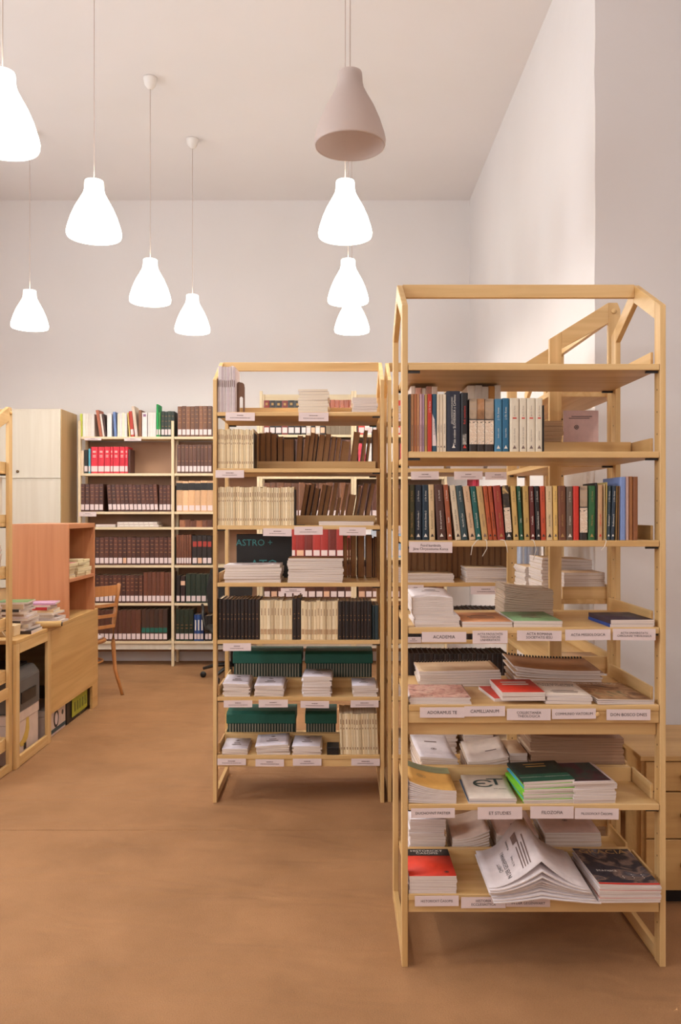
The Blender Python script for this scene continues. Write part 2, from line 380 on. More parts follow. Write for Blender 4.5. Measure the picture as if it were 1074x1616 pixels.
B_S = [2.064, 1.766, 1.465, 1.162, .859, .559, .251]
B_X0, B_X1 = -.673, .231
RB = rack(B_X0, B_X1, YBK, 'pine rack in the middle, filled with cream journals, a second row of old volumes behind', [(z,'full' if i == 3 else 'half') for i, z in enumerate(B_S)], lips=lambda q: 'l' if q in (3,5,6) else '')
for a in [(356,402,651,664),(471,518,651,665),(340,385,742,754),(415,460,834,846),(464,509,831,844),(535,577,832,845),(443,481,928,936),(352,396,1015,1027),
          (353,398,1105,1116),(408,454,1104,1116),(474,519,1106,1117),(553,597,1105,1116),(343,388,1197,1207),(403,448,1198,1209),(462,507,1197,1208),(554,599,1197,1208)]:
    shelf_label(RB, *a, YBK-.002, tilt=R.uniform(-.01,.015))
for s in (-1, 1): rail(RB, B_S[6]-.06, B_S[6]-.0215, .004, B_X1-B_X0) if s < 0 else None
C_X0, C_X1 = .25, 1.105
RC = rack(C_X0, C_X1, YBK+.01, 'pine rack mostly hidden behind the nearest rack, joined on the right of the middle rack', [(z,'full' if i == 3 else 'half') for i, z in enumerate(B_S)])
for a in [(648,692,744,757),(716,761,744,757),(765,805,745,757),(808,812,745,754),(642,668,923,934),(742,790,925,938),(640,664,1005,1014),(622,634,652,665),(620,632,830,842)]:
    shelf_label(RC, *a, YBK+.008, tilt=R.uniform(-.01,.01))

def lean_rack(name, label, depth, length, shelves, zc, zp, loc, rotz, lip=.05):
    """single-sided rack: low front post, tall back post, sloped top rail; local x = length, local -y = front"""
    t = thing(name, label, 'shelving rack', loc, (0,0,rotz))
    for s in (0, 1):
        xa = 0 if s == 0 else length-T
        inner = 1 if s == 0 else -1
        m1 = post_mesh(0, xa, inner, zc, zc+(zp-zc)*D/(depth-D)); part('post', m1, [WZ_, HOLE], t, bev=.0015)
        m2 = MB(); m2.prism([(depth-D,0),(depth,0),(depth,zp-.03),(depth-.012,zp),(depth-D,zp)], 'yz', xa, xa+T)
        part('post', m2, WZ_, t, bev=.0015)
        k = (zp-zc)/(depth-D)
        m3 = MB(); m3.prism([(D,zc+k*D),(depth-D,zp),(depth-D,zp-.085),(D,zc+k*D-.07)], 'yz', xa, xa+T)
        part('sloped_rail', m3, WY_, t, bev=.0015)
        part('bottom_rail', boxmb(xa, xa+T, D, depth-D, .004, .05), WY_, t, bev=.0015)
        mb = MB(); mb.lathe([(0,0),(.011,0),(.011,.005),(.007,.008),(0,.008)], 16)
        part('bolt', mb, WZ_, t, (xa if s == 0 else xa+T, depth-.028, zp-.035), (0, -math.pi/2 if s == 0 else math.pi/2, 0))
    part('top_bar', boxmb(T, length-T, depth-.03, depth-.01, zp-.06, zp-.012), WX_, t, bev=.0015)
    for z in shelves:
        sh = part('shelf', boxmb(T+.002, length-T-.002, 0, depth-.003, z-.021, z), WX_, t, bev=.0015)
        for xs in (T+.002, length-T-.016): part('side_lip', boxmb(xs, xs+.014, .06, depth-.005, z, z+lip), WY_, sh, bev=.001)
        part('back_lip', boxmb(T+.018, length-T-.018, depth-.021, depth-.005, z, z+lip), WX_, sh, bev=.001)
        for xs in (T+.002, length-T-.042):
            for y in (.012, depth-.03): part('shelf_bracket', boxmb(xs, xs+.04, y, y+.012, z-.0285, z-.021), BLACK, sh)
    return t
E_S = [2.035, 1.745, 1.45, 1.175, .885, .56, .25]
# front faces the aisle on the left, end frame faces the camera
RE = lean_rack('shelving_rack', 'single-sided pine rack standing endways behind the nearest rack, sloped top rail with a bolt', .293, .88, E_S, 2.25, 2.40, (.862, 4.28, 0), -math.pi/2)
F_S = [1.78, 1.47, 1.165, .86, .55, .15]
RF = lean_rack('shelving_rack', 'pine rack in front of the desk, cut off by the picture edge', .34, .88, F_S, 2.02, 2.155, (-2.83, 4.56, 0), 0)
part('end_rung', boxmb(.862, .876, D, .29, .44, .50), WY_, RF)

# ------------------------------------------------------------------ books standing upright
BM = {}
def book_mesh(t, h, d, hard=True, bands=0, cov=None, pap=None, back=False):
    """x 0..t, spine at y=0 (or fore-edge at y=0 when back), z 0..h; slot 0 cover, slot 1 pages"""
    k = (round(t,4), round(h,4), round(d,3), hard, bands, cov.name, pap.name, back)
    if k in BM: return BM[k]
    c = min(.0024 if hard else .0006, t*.15); i = .003 if hard else .0003
    m = MB()
    m.prism([(0,.004),(t*.22,.0006),(t*.78,.0006),(t,.004),(t,.008),(0,.008)] if hard else [(0,.0012),(t*.15,0),(t*.85,0),(t,.0012),(t,.008),(0,.008)], 'xy', 0, h)
    m.box(0, c, .008, d, 0, h); m.box(t-c, t, .008, d, 0, h)
    m.box(c, t-c, .0075, d-(.004 if hard else .0004), i, h-i, 1)
    for b in range(bands):
        z = h*(.3+.62*b/max(1,bands-1)) if bands > 1 else h*.75
        m.box(t*.04, t*.96, -.0012, .003, z-.0025, z+.0025)
    if back:
        m.v = [(t-x, d-y, z) for x, y, z in m.v]
    BM[k] = m.mesh('book', [cov, pap]); return BM[k]
def spine_text(parent, t, h, lines, mat=INK, mark=True):
    """author high on the spine, title below, publisher triangle at the foot: one lettering mesh"""
    m = bpy.data.meshes.new('lettering'); bm = bmesh.new()
    for s, size, zc, dx in lines:
        me = text_mesh(s, size, mat)
        b2 = bmesh.new(); b2.from_mesh(me); b2.transform(Matrix.Translation((t/2+dx, -.0006, zc*h)) @ Matrix.Rotation(math.pi/2, 4, 'X') @ Matrix.Rotation(math.pi/2, 4, 'Z'))
        tmp = bpy.data.meshes.new('t'); b2.to_mesh(tmp); b2.free(); bm.from_mesh(tmp); bpy.data.meshes.remove(tmp)
    if mark:
        s = min(t*.3, .006); vs = [bm.verts.new((t/2+a, -.0006, h*.09+b)) for a, b in ((-s,-s),(s,-s),(0,s))]; bm.faces.new(vs)
    bm.to_mesh(m); bm.free(); m.materials.append(mat)
    return put('lettering', m, parent)
def upright(name, label, cat, x, y, z, t, h, d, col, group=None, lean=0.0, hard=True, bands=0, cov=COVER, pap=PAPX, back=False):
    """lean > 0: top to the right"""
    o = put(name, book_mesh(t, h, d, hard, bands, cov, pap, back), None, (x, y, z+.0005), (0, lean, 0), col)
    if lean > 0:
        o.location.x = x+t-t*math.cos(lean); o.location.z = z+.0005+t*math.sin(lean)
    return tag(o, label, cat, group)

# --- nearest rack, second shelf
def art_print(o, t, h, mat_hi, mat_lo):
    m = MB(); m.box(.0002, t-.0002, -.0009, .0002, h*.61, h); m.box(.0002, t-.0002, -.0009, .0002, h*.14, h*.60, 1); m.box(0, t, -.0011, .0002, h*.595, h*.615, 2)
    part('printed_picture', m, [mat_hi, mat_lo, BLACK], o)
SKY = photo_print('print_dusk_sky', [(96,80,70),(176,150,124),(150,140,140)], 14)
SKY2 = photo_print('print_dusk_sky_brown', [(110,76,46),(170,120,78),(186,150,120)], 14, 3)
VILLAGE = photo_print('print_village', [(52,36,30),(236,212,188),(214,186,160),(242,224,204),(80,56,44)], 70, 5, .8)
s_, o_ = .2142, 640
A2 = [  # x0, x1, top (crop px), colour, label, [lettering]
 (22,38,102,(92,84,78),'thin grey paperback at the left end of the uppermost book row on the nearest rack',None),
 (38,60,102,(196,142,98),'thin tan paperback beside the grey one at the row end',None),
 (61,80,102,(184,112,70),'thin rust paperback between two tan ones in the uppermost book row',None),
 (81,101,102,(196,138,96),'thin tan paperback left of the two mauve ones',None),
 (103,120,102,(200,158,164),'thin pinkish mauve paperback in the uppermost book row',None),
 (121,138,102,(166,132,152),'thin purplish mauve paperback in the uppermost book row',None),
 (140,160,104,(178,142,80),'thin olive tan paperback left of the red book in the uppermost row',None),
 (162,192,102,(196,52,34),'bright red book with pale author name in the uppermost book row',[('J. Ch. Korec',.0075,.78,0)]),
 (195,228,102,(40,78,100),'dark blue book with a white wedge on its lower spine',[('ROZHOVORY',.008,.42,0)]),
 (230,248,104,(226,204,176),'first cream paperback right of the dark blue book',[('Listy kňazom',.005,.4,0)]),
 (249,272,104,(228,208,182),'middle one of three cream paperbacks before the big navy book',[('Listy mladým',.005,.4,0)]),
 (273,298,104,(228,210,186),'cream paperback touching the big navy book',[('Úvahy o človeku',.005,.4,0)]),
 (303,402,80,(30,32,50),'thick tall navy hardback titled SLOVENSKA in large pale letters',[('Tisíc rokov SLOVENSKA s Cirkvou',.0118,.52,.003),('JÁN CHRYZOSTOM KOREC',.0075,.68,-.0055)]),
 (408,460,92,(28,24,26),'black hardback with red title right of the navy one',[('Rok nastolenia',.0105,.62,0)]),
 (468,522,137,(52,38,32),'picture-spined village book touching the black hardback with the red title',[]),
 (525,580,137,(52,38,32),'middle one of three matching picture-spined village books, browner sky',[]),
 (584,648,137,(52,38,32),'picture-spined village book beside the teal pair',[]),
 (655,710,138,(66,124,158),'lighter teal blue book of the pair on the uppermost book row',[('J. Ch. Korec',.0085,.72,0),('Svetlo v údolí',.006,.35,0)]),
 (714,762,132,(34,98,132),'darker teal blue book of the pair on the uppermost book row',[('J. Ch. Korec',.0085,.72,0),('Cesty k Bohu',.006,.35,0)]),
 (768,835,132,(226,212,190),'thickest cream volume with red mark, beside the teal book',[('O pôvode človeka',.0065,.3,0),('Ján Ch. Korec',.0065,.76,0)]),
 (840,892,132,(226,212,190),'second of four cream volumes with red marks, counted from the teal book',[('Rozhodni sa pre lásku',.0065,.3,0),('Ján Ch. Korec',.0065,.76,0)]),
 (895,955,132,(226,212,190),'third of four cream volumes with red marks, counted from the teal book',[('Spása v Kristovi',.0065,.3,0),('Ján Ch. Korec',.0065,.76,0)]),
 (958,1009,132,(226,212,190),'cream volume with red mark at the open right end of its row',[('Ježiš Kristus',.0065,.3,0),('Ján Ch. Korec',.0065,.76,0)]),
]
for i, (a, b, tp, col, lab, txt) in enumerate(A2):
    x0, x1 = wx(o_+a*s_, YA+.01), wx(o_+b*s_, YA+.01); h = wz(600+tp*s_, YA+.01)-A_S[1]
    o = upright('book', lab, 'book', x0, YA+.01+R.uniform(0,.004), A_S[1], x1-x0-.0004, h, .145 if b < 300 else .17, col, 'books on the uppermost book row', hard=(i > 11))
    t = x1-x0
    if 14 <= i <= 16:
        art_print(o, t, h, SKY2 if i == 15 else SKY, VILLAGE); spine_text(o, t, h, [('J. Ch. Korec',.007,.8,0)], INK)
    elif i == 8:
        m = MB(); m.prism([(.0003,.02),(t-.0008,.02),(t*.55,h*.55),(.0003,h*.66)], 'xz', -.0005, .001); part('white_wedge', m, CARD, o)
        spine_text(o, t, h, txt, INK, False)
    elif txt is not None:
        spine_text(o, t, h, txt, WINK if i in (7,12,17,18) else (REDINK if i == 13 else INKG), i > 7)
        if i == 13:
            m = MB(); m.box(t*.2,t*.75,-.0009,.001,h*.12,h*.3); part('pale_title_block', m, photo_print('print_pale_block', [(40,36,34),(196,186,174)], 90), o)
        if i >= 19:
            m = MB(); m.box(t*.3,t*.72,-.0006,.001,h*.615,h*.638); part('red_mark', m, REDINK, o)
    else:
        m = MB(); z = h*.1
        while z < h*.45: m.box(t*.35,t*.6,-.0006,.001,z,z+.003); z += .0048
        part('lettering', m, INKG, o)
def bookend(x, y, z, h, d, w, label, mat, mirror=1):
    t = thing('bookend', label, 'bookend', (x, y, z+.0005))
    part('upright_plate', boxmb(-.0015, .0015, 0, d, 0, h), mat, t); part('foot_plate', boxmb(*((-.0015, w) if mirror > 0 else (-w, .0015)), .01, d-.01, 0, .0015), mat, t)
    return t
bookend(wx(858.8,YA), YA+.012, A_S[1], .158, .12, .004, 'thin black bookend behind the last cream volume with red mark', BLACK)

# --- nearest rack, third shelf
G1 = (640, 750, .2048, 490); G2 = (860, 750, .1993, 510)
A3 = [ # grid, bottom x0, x1, top x0, top y, colour, label, title, ink
 (G1,25,68,25,75,(66,62,30),'olive green book at the left end of the lower book row','Úvahy o človeku',GOLD),
 (G1,72,123,72,75,(30,38,52),'first navy black book beside the olive one, lower book row','O pôvode človeka 1',WINK),
 (G1,129,179,129,75,(24,44,58),'dark teal navy book left of the first cream book, lower book row','O pôvode človeka 2',WINK),
 (G1,184,227,174,68,(212,180,136),'cream tan book leaning lightly beside the navy pair','Rozhovory večerov',INK),
 (G1,246,312,219,70,(82,46,34),'thick dark brown book with a glossy picture cover, leaning, lower book row','Rok nad pomyslenie',WINK),
 (G1,325,361,289,70,(156,80,46),'narrow brick brown book left of the pale leaning one','Svetlo',WINK),
 (G1,385,430,336,75,(212,192,164),'pale cream leaning book with bold dark title','Človek vo vlnách času',INK),
 (G1,434,481,385,78,(46,66,70),'slate grey green leaning book, lower book row','Na brehu času',WINK),
 (G1,492,542,438,82,(212,174,138),'pinkish cream leaning book between the slate and the teal books','O poslaní kňaza',INK),
 (G1,545,586,497,82,(20,88,82),'teal green leaning book, lower book row','Kristus a človek',WINK),
 (G1,592,638,542,82,(196,156,102),'tan leaning book right of the teal green one','Cirkev v čase',INKG),
 (G1,640,672,595,80,(178,82,42),'first of two slim brick orange books side by side','Cirkev',INK),
 (G1,674,706,630,80,(174,78,40),'second slim brick orange book, touching the thick red brown one','Cirkev uprostred',INK),
 (G1,710,768,671,78,(152,52,38),'thick red brown book with pale title, lower book row','Cirkev v zápase',GOLD),
 (G1,774,822,741,80,(44,34,28),'black picture book with torn gold pattern on the spine','Bratislavský veľký piatok',WINK),
 (G1,832,873,806,80,(208,168,100),'golden cream book right of the black patterned one','Na úsvite',INK),
 (G1,880,908,855,80,(26,78,54),'bottle green book left of the yellow tan one','Listy',WINK),
 (G1,915,958,901,80,(192,154,86),'yellow tan book between the bottle green and the maroon','Viera',INK),
 (G1,963,1000,949,80,(102,40,34),'maroon book left of the near-black one','V zrkadle',WINK),
 (G1,1008,1041,992,80,(34,28,26),'near-black book with white title in the middle of the lower book row','Od barbarskej noci',WINK),
 (G1,1044,1082,1034,80,(192,74,40),'orange red book left of the cream one with bold title','Kňaz',INK),
 (G2,12,62,6,82,(216,188,144),'upright cream book with bold title, right of the orange red book','Kristov kňaz',INK),
 (G2,66,104,62,80,(224,182,104),'light yellow book, lower book row','Krása viery',INKG),
 (G2,108,167,102,80,(112,64,38),'chocolate brown book with pale title, lower book row','Ježiš zďaleka',GOLD),
 (G2,172,221,170,85,(104,86,72),'grey brown book between the chocolate brown and the red book','O kultúre',WINK),
 (G2,225,271,223,82,(202,50,34),'bright red book with no visible title, lower book row',None,INK),
 (G2,276,336,275,85,(46,40,36),'picture-spined village book on the lower book row','J. Ch. Korec',INK),
 (G2,343,397,347,80,(48,98,54),'leaf green book with gold title, lower book row','Mária nádej',GOLD),
 (G2,399,415,401,56,(32,28,26),'thin black book taller than the leaf green one beside it',None,INK),
 (G2,418,455,419,72,(198,154,114),'tan printed book full of small red lettering','Svätí a svetlo',REDINK),
 (G2,466,473,467,66,(222,196,150),'very thin cream booklet beside the tan printed book',None,INK),
 (G2,475,486,484,52,(192,164,98),'thin mustard booklet standing taller than its neighbours',None,INK),
 (G2,488,518,496,80,(52,68,76),'slate book, first of the dark pair near the blue volume','Rozhovory I',WINK),
 (G2,521,552,536,80,(46,58,72),'dark slate blue book, second of the dark pair near the blue volume','Rozhovory II',WINK),
 (G2,559,570,565,82,(134,100,56),'thin olive brown booklet left of the blue volume',None,INK),
 (G2,573,588,580,82,(114,78,46),'thin dark brown booklet touching the blue volume',None,INK),
 (G2,592,638,594,10,(126,146,196),'tall lilac blue marbled volume near the right end of the lower book row',None,INK),
 (G2,640,664,640,10,(196,158,146),'slim pinkish volume right of the lilac blue one',None,INK),
 (G2,666,695,666,10,(156,100,56),'light brown tall volume, second from the right end of the lower book row',None,INK),
 (G2,697,737,697,12,(138,84,48),'brown tall volume closing the lower book row at the right',None,INK),
]
A3O = []
for i, (g, a, b, ta, tp, col, lab, title, ink) in enumerate(A3):
    ox, oy, sc, bot = g; Y = YA+.012
    x0, x1 = wx(ox+a*sc, Y), wx(ox+b*sc, Y); h = wz(oy+tp*sc, Y)-A_S[2]
    dx = (ta-a)*sc*Y/F; lean = math.atan2(dx, h)
    t = (x1-x0)*math.cos(lean)-.0004
    o = upright('book', lab, 'book', x0, Y+R.uniform(0,.003), A_S[2], t, h/math.cos(lean)-(.002 if lean else 0), .15 if h < .205 else .185, col, 'books on the lower book row', lean)
    if lean < 0: pass
    A3O.append(o)
    if i in (14, 26): art_print(o, t, h, SKY if i == 26 else photo_print('print_gold_torn', [(40,30,24),(60,44,32),(206,170,110)], 40, 9), VILLAGE)
    if title: spine_text(o, t, h, [(title, min(.0078,t*.85), .36, 0)]+([('J. Ch. Korec', min(.0072,t*.8), .8, 0)] if i not in (26,29) else []), ink)
bookend(wx(860+741*.1993,YA)+.001, YA+.03, A_S[2], .148, .12, .005, 'black bookend after the brown tall volume', BLACK)
def world_child(o, parent):
    o.parent = parent
    o.matrix_parent_inverse = Matrix.LocRotScale(parent.location, parent.rotation_euler.to_quaternion(), None).inverted()
for i, pts in ((9,[(757,850),(752,853),(745,862),(743,876)]),(10,[(766,850),(768,856),(768,866),(761,878)]),(13,[(791,850),(796,853),(799,862),(801,872)]),(18,[(840,850),(843,856),(846,868),(841,884)]),(30,[(956.8,850),(956,856),(953,864),(949,868)])):
    m = MB(); q = []
    for j, (px, py) in enumerate(pts):
        y = YA+.02-.036*min(1,j/1.0); q.append((wx(px,YA-.01), y if j else YA+.02, wz(py,YA-.01) if j else A_S[2]+.002))
    q[0] = (q[0][0], YA+.014, A_S[2]+.0016); q.insert(1, (q[0][0]*.5+q[1][0]*.5, YA-.006, A_S[2]+.0018)); q[2:] = [(a,YA-.008,c) for a,_,c in q[2:]]
    m.tube(q, .0015, 6); o = part('ribbon_bookmark', m, RIBBON, None); world_child(o, A3O[i])

# --- rows of like volumes
def row(Y, z, px0, px1, ytop, n, col, label, group, name='journal', cat='journal', d=.2, lean=0.0, hard=False, vary=.1, hv=.004, cov=COVER, pap=PAPX, bands=0, back=False, leanv=0.0, call=None, gap=0.0004, extra=None, w_v=.15):
    x0, x1 = wx(px0,Y), wx(px1,Y); h0 = wz(ytop,Y)-z
    ws = [1+R.uniform(-w_v,w_v) for _ in range(n)]; k = (x1-x0)/sum(ws); x = x0; out = []
    for i in range(n):
        t = ws[i]*k; h = h0+R.uniform(-hv,hv); ln = lean+R.uniform(-leanv,leanv)
        fc = 1+R.uniform(-vary,vary)*.6; c = tuple(v*fc for v in (col[i%len(col)] if isinstance(col,list) else col))
        lb_ = label if n == 1 else '%s, %s from left' % (label, nth(i+1))
        o = upright(name, lb_, cat, x, Y+R.uniform(0,.005), z, (t-gap)*math.cos(ln), h, d, c, group, ln, hard, bands, cov, pap, back)
        if call:
            tt = (t-gap)*math.cos(ln)
            part('call_label', boxmb(tt*.1, tt*.9, -.0016, .002, call[0], call[0]+call[1]), CARD if R.random() < .95 else flat_pink, o)
        if extra: extra(o, (t-gap)*math.cos(ln), h, i)
        out.append(o); x += t
    return out
flat_pink = flat('call_label_pink', (226,180,150), .6)
def specks(mat, zs, w0=.3, w1=.7):
    def fn(o, t, h, i):
        m = MB()
        for a, b in zs: m.box(t*w0, t*w1, -.0006 if True else 0, .002, h*a, h*b)
        part('lettering', m, mat, o)
    return fn
CRM = [(228,206,168),(222,198,160),(232,212,178),(216,190,150)]
small = specks(INKP, [(.12,.18),(.62,.66),(.74,.86)])
y = YBK+.012
row(y, B_S[0], 344, 371, 578, 9, [(206,190,190),(216,202,202),(196,176,180)], 'slim pale lilac journal standing on the middle rack\'s top board', 'pale lilac journals on the top board', extra=specks(INKG,[(.55,.7)]))
h_, w_b = wz(602,y)-B_S[0], .043
t = thing('bookend', 'brown card bookend with a slot, beside the pale lilac journals', 'bookend', (wx(372.5,y), y+.02, B_S[0]+.0005))
m = MB(); m.prism([(0,0),(0,h_-.012),(.004,h_-.003),(.012,h_),(w_b-.012,h_-.004),(w_b-.003,h_-.012),(w_b,h_-.03),(w_b,0),(w_b*.78,0),(w_b*.78,h_*.47),(w_b*.66,h_*.52),(w_b*.46,h_*.52),(w_b*.36,h_*.47),(w_b*.36,0)], 'xz', 0, .003)
part('upright_plate', m, flat('brown_card', (104,68,46), .6), t); part('foot_plate', boxmb(0, w_b, .0035, .1, 0, .0015), bpy.data.materials['brown_card'], t)
row(y, B_S[1], 343.5, 400, 678, 17, CRM, 'cream journal standing on the second board of the middle rack', 'cream journals on the second board', extra=small)
bookend(wx(400.5,y), y, B_S[1], .19, .14, .05, 'black bookend closing the cream journals on the second board', BLACK)
row(y, B_S[2], 343.5, 464, 769, 34, CRM, 'cream journal standing on the third board of the middle rack', 'cream journals on the third board', extra=small, leanv=.003)
bookend(wx(465,y), y, B_S[2], .19, .14, .05, 'black bookend closing the cream journals on the third board', BLACK)
DK = [(38,28,26),(46,32,28),(34,26,26)]
gold = specks(GILT, [(.07,.09),(.5,.53),(.62,.64)], .35, .6)
row(y, B_S[4], 343.5, 409, 946, 11, DK, 'blackish brown volume left on the middle rack\'s fifth board', 'dark volumes at the left of the fifth board', 'bound_volume', 'book', hard=True, extra=gold, cov=LEATHER, hv=.002)
def band_print(o, t, h, i):
    m = MB(); m.box(t*.1,t*.9,-.0006,.002,h*.14,h*.27); part('printed_band', m, BANDP, o)
    m = MB(); m.box(t*.35,t*.6,-.0006,.002,h*.62,h*.8); part('lettering', m, INKP, o)
BANDP = photo_print('print_tan_band', [(150,110,78),(196,160,122),(176,136,98)], 80)
row(y, B_S[4], 410, 461, 948, 10, CRM, 'cream journal with brown foot band, left block on the fifth board', 'banded cream journals, left block', extra=band_print)
row(y, B_S[4], 461.5, 474.5, 945, 2, DK, 'dark volume between the two blocks of banded cream journals', 'dark volumes between the cream blocks', 'bound_volume', 'book', hard=True, extra=gold, cov=LEATHER)
row(y, B_S[4], 475, 533, 949, 12, CRM, 'cream journal with brown foot band, right block on the fifth board', 'banded cream journals, right block', extra=band_print)
row(y, B_S[4], 533.5, 586, 949, 9, DK, 'blackish brown bound volume right of the banded cream journals', 'dark volumes at the right of the fifth board', 'bound_volume', 'book', hard=True, extra=gold, cov=LEATHER, hv=.002)
row(y, B_S[4], 587, 597.5, 955, 2, [(30,44,48),(40,56,62)], 'dark blue green volume at the right end of the fifth board', 'blue green volumes on the fifth board', 'bound_volume', 'book', hard=True, cov=LEATHER)
row(y, B_S[6], 537, 597, 1127, 14, CRM, 'cream journal standing at the right end of the lowest board, middle rack', 'cream journals on the lowest board', extra=small, lean=-.035, hv=.003)

# second row of the middle rack: volumes turned away, fore-edges to us
def away(z, Yb, specs, label, group, d=.19):
    for qi, (a, b, ytop, lean, col) in enumerate(specs):
        t = (b-a)*Yb/F; h = wz(ytop,Yb)-z
        upright('bound_volume', '%s, %s from left' % (label, nth(qi+1)), 'book', wx(a,Yb), Yb+R.uniform(0,.012), z, t*.97, h, d, col, group, lean, True, 0, COVER, OLDX, True)
yb = YBK+.275
BR = [(150,104,66),(126,86,56),(168,120,78),(110,74,50)]
away(B_S[1], yb, [(401.5+8.9*i, 409.5+8.9*i, 682+R.uniform(-1,2), 0, BR[i%2+1]) for i in range(4)]+[(438,446,688,0,BR[0]),(447,464,692,0,BR[3]),(466,474,687,.06,BR[0]),(475,482,686,.12,BR[2]),(483,490,682,.12,BR[0]),(491,495,684,.12,BR[1]),(497,506,685,.12,BR[2]),(507,515,684,.12,BR[0]),(517,524,688,.12,BR[1]),(526,532,690,.12,BR[2]),(534,547,696,.12,BR[0]),(551,561,681,.12,BR[0]),(567,573,678,.12,(134,108,92)),(575,579,692,.12,BR[3]),(588,596,677,0,BR[0])],
     'turned-away volume in the rear row of the second board', 'old volumes turned away on the second board')
away(B_S[2], yb, [(471,478,764,.17,BR[3]),(480,486,762,.17,BR[1]),(488,495,770,.17,BR[3]),(498,505,764,.17,BR[1]),(506,513,766,.17,BR[3]),(516,523,761,.17,(138,106,88)),(526,531,784,.17,BR[3]),(534,540,763,.17,(134,104,88)),(543,554,780,.17,BR[3]),(556,560,766,.17,BR[1]),(563,571,762,.17,(138,106,90)),(574,581,762,.17,(126,92,78))],
     'turned-away leaning volume in the rear row of the third board', 'old volumes turned away on the third board')
away(B_S[3], YBK+.33, [(541,548,846,0,BR[3]),(549,552,850,0,BR[1]),(553,562,845,0,BR[3]),(564,575,845,0,BR[3]),(577,587,845,0,(136,100,82)),(588,590.5,850,0,BR[1]),(591,594.5,848,0,BR[3])],
     'turned-away volume on the fourth board, behind the cream pile', 'old volumes turned away on the fourth board', .15)

# ------------------------------------------------------------------ journals lying in piles
def flat_mesh(w, d, t, fn, mats, nx=8, ny=3, side0=False, front0=False):
    """journal lying flat: x -w/2..w/2, y 0..d; slot 0 covers, slot 1 page edges; fn(u, v) lifts it"""
    m = MB(); top = []; bot = []
    for j in range(ny+1):
        for i in range(nx+1):
            u, v = i/nx, j/ny; z = fn(u, v); x = -w/2+w*u; y = d*v
            bot.append((x,y,z)); top.append((x,y,z+t))
    N = (nx+1)*(ny+1); fs0 = []; fs1 = []; fsl = []
    for j in range(ny):
        for i in range(nx):
            a = j*(nx+1)+i; b = a+1; c = b+nx+1; e = a+nx+1
            fs0 += [(a,e,c,b), (N+a,N+b,N+c,N+e)]
    for i in range(nx):
        a, b = i, i+1; (fsl if front0 else fs1).append((a,b,N+b,N+a)); a, b = ny*(nx+1)+i, ny*(nx+1)+i+1; fs1.append((b,a,N+a,N+b))
    for j in range(ny):
        a, b = j*(nx+1), (j+1)*(nx+1); (fsl if side0 else fs1).append((b,a,N+a,N+b)); a, b = j*(nx+1)+nx, (j+1)*(nx+1)+nx; fs1.append((a,b,N+b,N+a))
    m.add(bot+top, fs0, 0, True); bb = len(m.v)
    m.f += [list(f) for f in fs1]; m.m += [1]*len(fs1); m.sm += [False]*len(fs1)
    m.f += [list(f) for f in fsl]; m.m += [0]*len(fsl); m.sm += [False]*len(fsl)
    return m.mesh('journal', mats)
def flatfn(k):  # no curl
    return lambda u, v: 0.0
def pile(top_label, rest_label, group, cx, yf, z, w, d, n, H, top_col, cols, curl=None, jit=.003, rot=.02, name='journal', cat='journal', pap=None, side0=False, tv=.3, base_rot=0.0, cov=COVER, stag=0.0):
    pap = pap or PAPZ; ts = [1+R.uniform(-tv,tv) for _ in range(n)]; k = H/sum(ts); zz = z+.0002; out = []
    for i in range(n):
        t = ts[i]*k; amt = (i+1)/n
        fn = (lambda u, v, a=amt: curl(u,v)*a) if curl else flatfn(0)
        me = flat_mesh(w*(1+R.uniform(-.008,.004)), d, t*.94, fn, [cov, pap], side0=side0, nx=8 if curl else 1, ny=3 if curl else 1)
        last = i == n-1
        c = top_col if last else (cols[i%len(cols)] if isinstance(cols,list) else cols)
        o = put(name, me, None, (cx+R.uniform(-jit,jit)+stag*(1-amt), yf+R.uniform(0,jit*1.3), zz), (0,0,base_rot+R.uniform(-rot,rot)), c)
        tag(o, top_label if last else ('%s, %s from bottom' % (rest_label, nth(i+1)) if n > 2 else rest_label), cat, group)
        out.append(o); zz += t
        o_info[o.name] = (w, d, t*.94, fn)
    return out
o_info = {}
def on_top(o, name, mat, quads=None, text=None, nx=6):
    w, d, t, fn = o_info[o.name]
    if quads:
        m = MB()
        for q in quads:
            u0, u1, v0, v1 = q[:4]; mi = q[4] if len(q) > 4 else 0
            vs = []; fs = []
            for j in range(4):
                for i in range(nx+1):
                    u = u0+(u1-u0)*i/nx; v = v0+(v1-v0)*j/3; vs.append((-w/2+w*u, d*v, fn(u,v)+t+.0007))
            for j in range(3):
                for i in range(nx): a = j*(nx+1)+i; fs.append((a,a+1,a+nx+2,a+nx+1))
            m.add(vs, fs, mi, True)
        return put(name, m.mesh(name, mat), o)
    s, size, uc, vc, rz, sx = text
    me = text_mesh(s, size, mat, sx).copy(); me.transform(Matrix.Rotation(rz,4,'Z'))
    for vtx in me.vertices:
        x, y = vtx.co.x-w/2+w*uc, vtx.co.y+d*vc
        u, v = max(0,min(1,(x+w/2)/w)), max(0,min(1,y/d)); vtx.co = (x, y, fn(u,v)+t+.0011)
    return put(name, me, o)
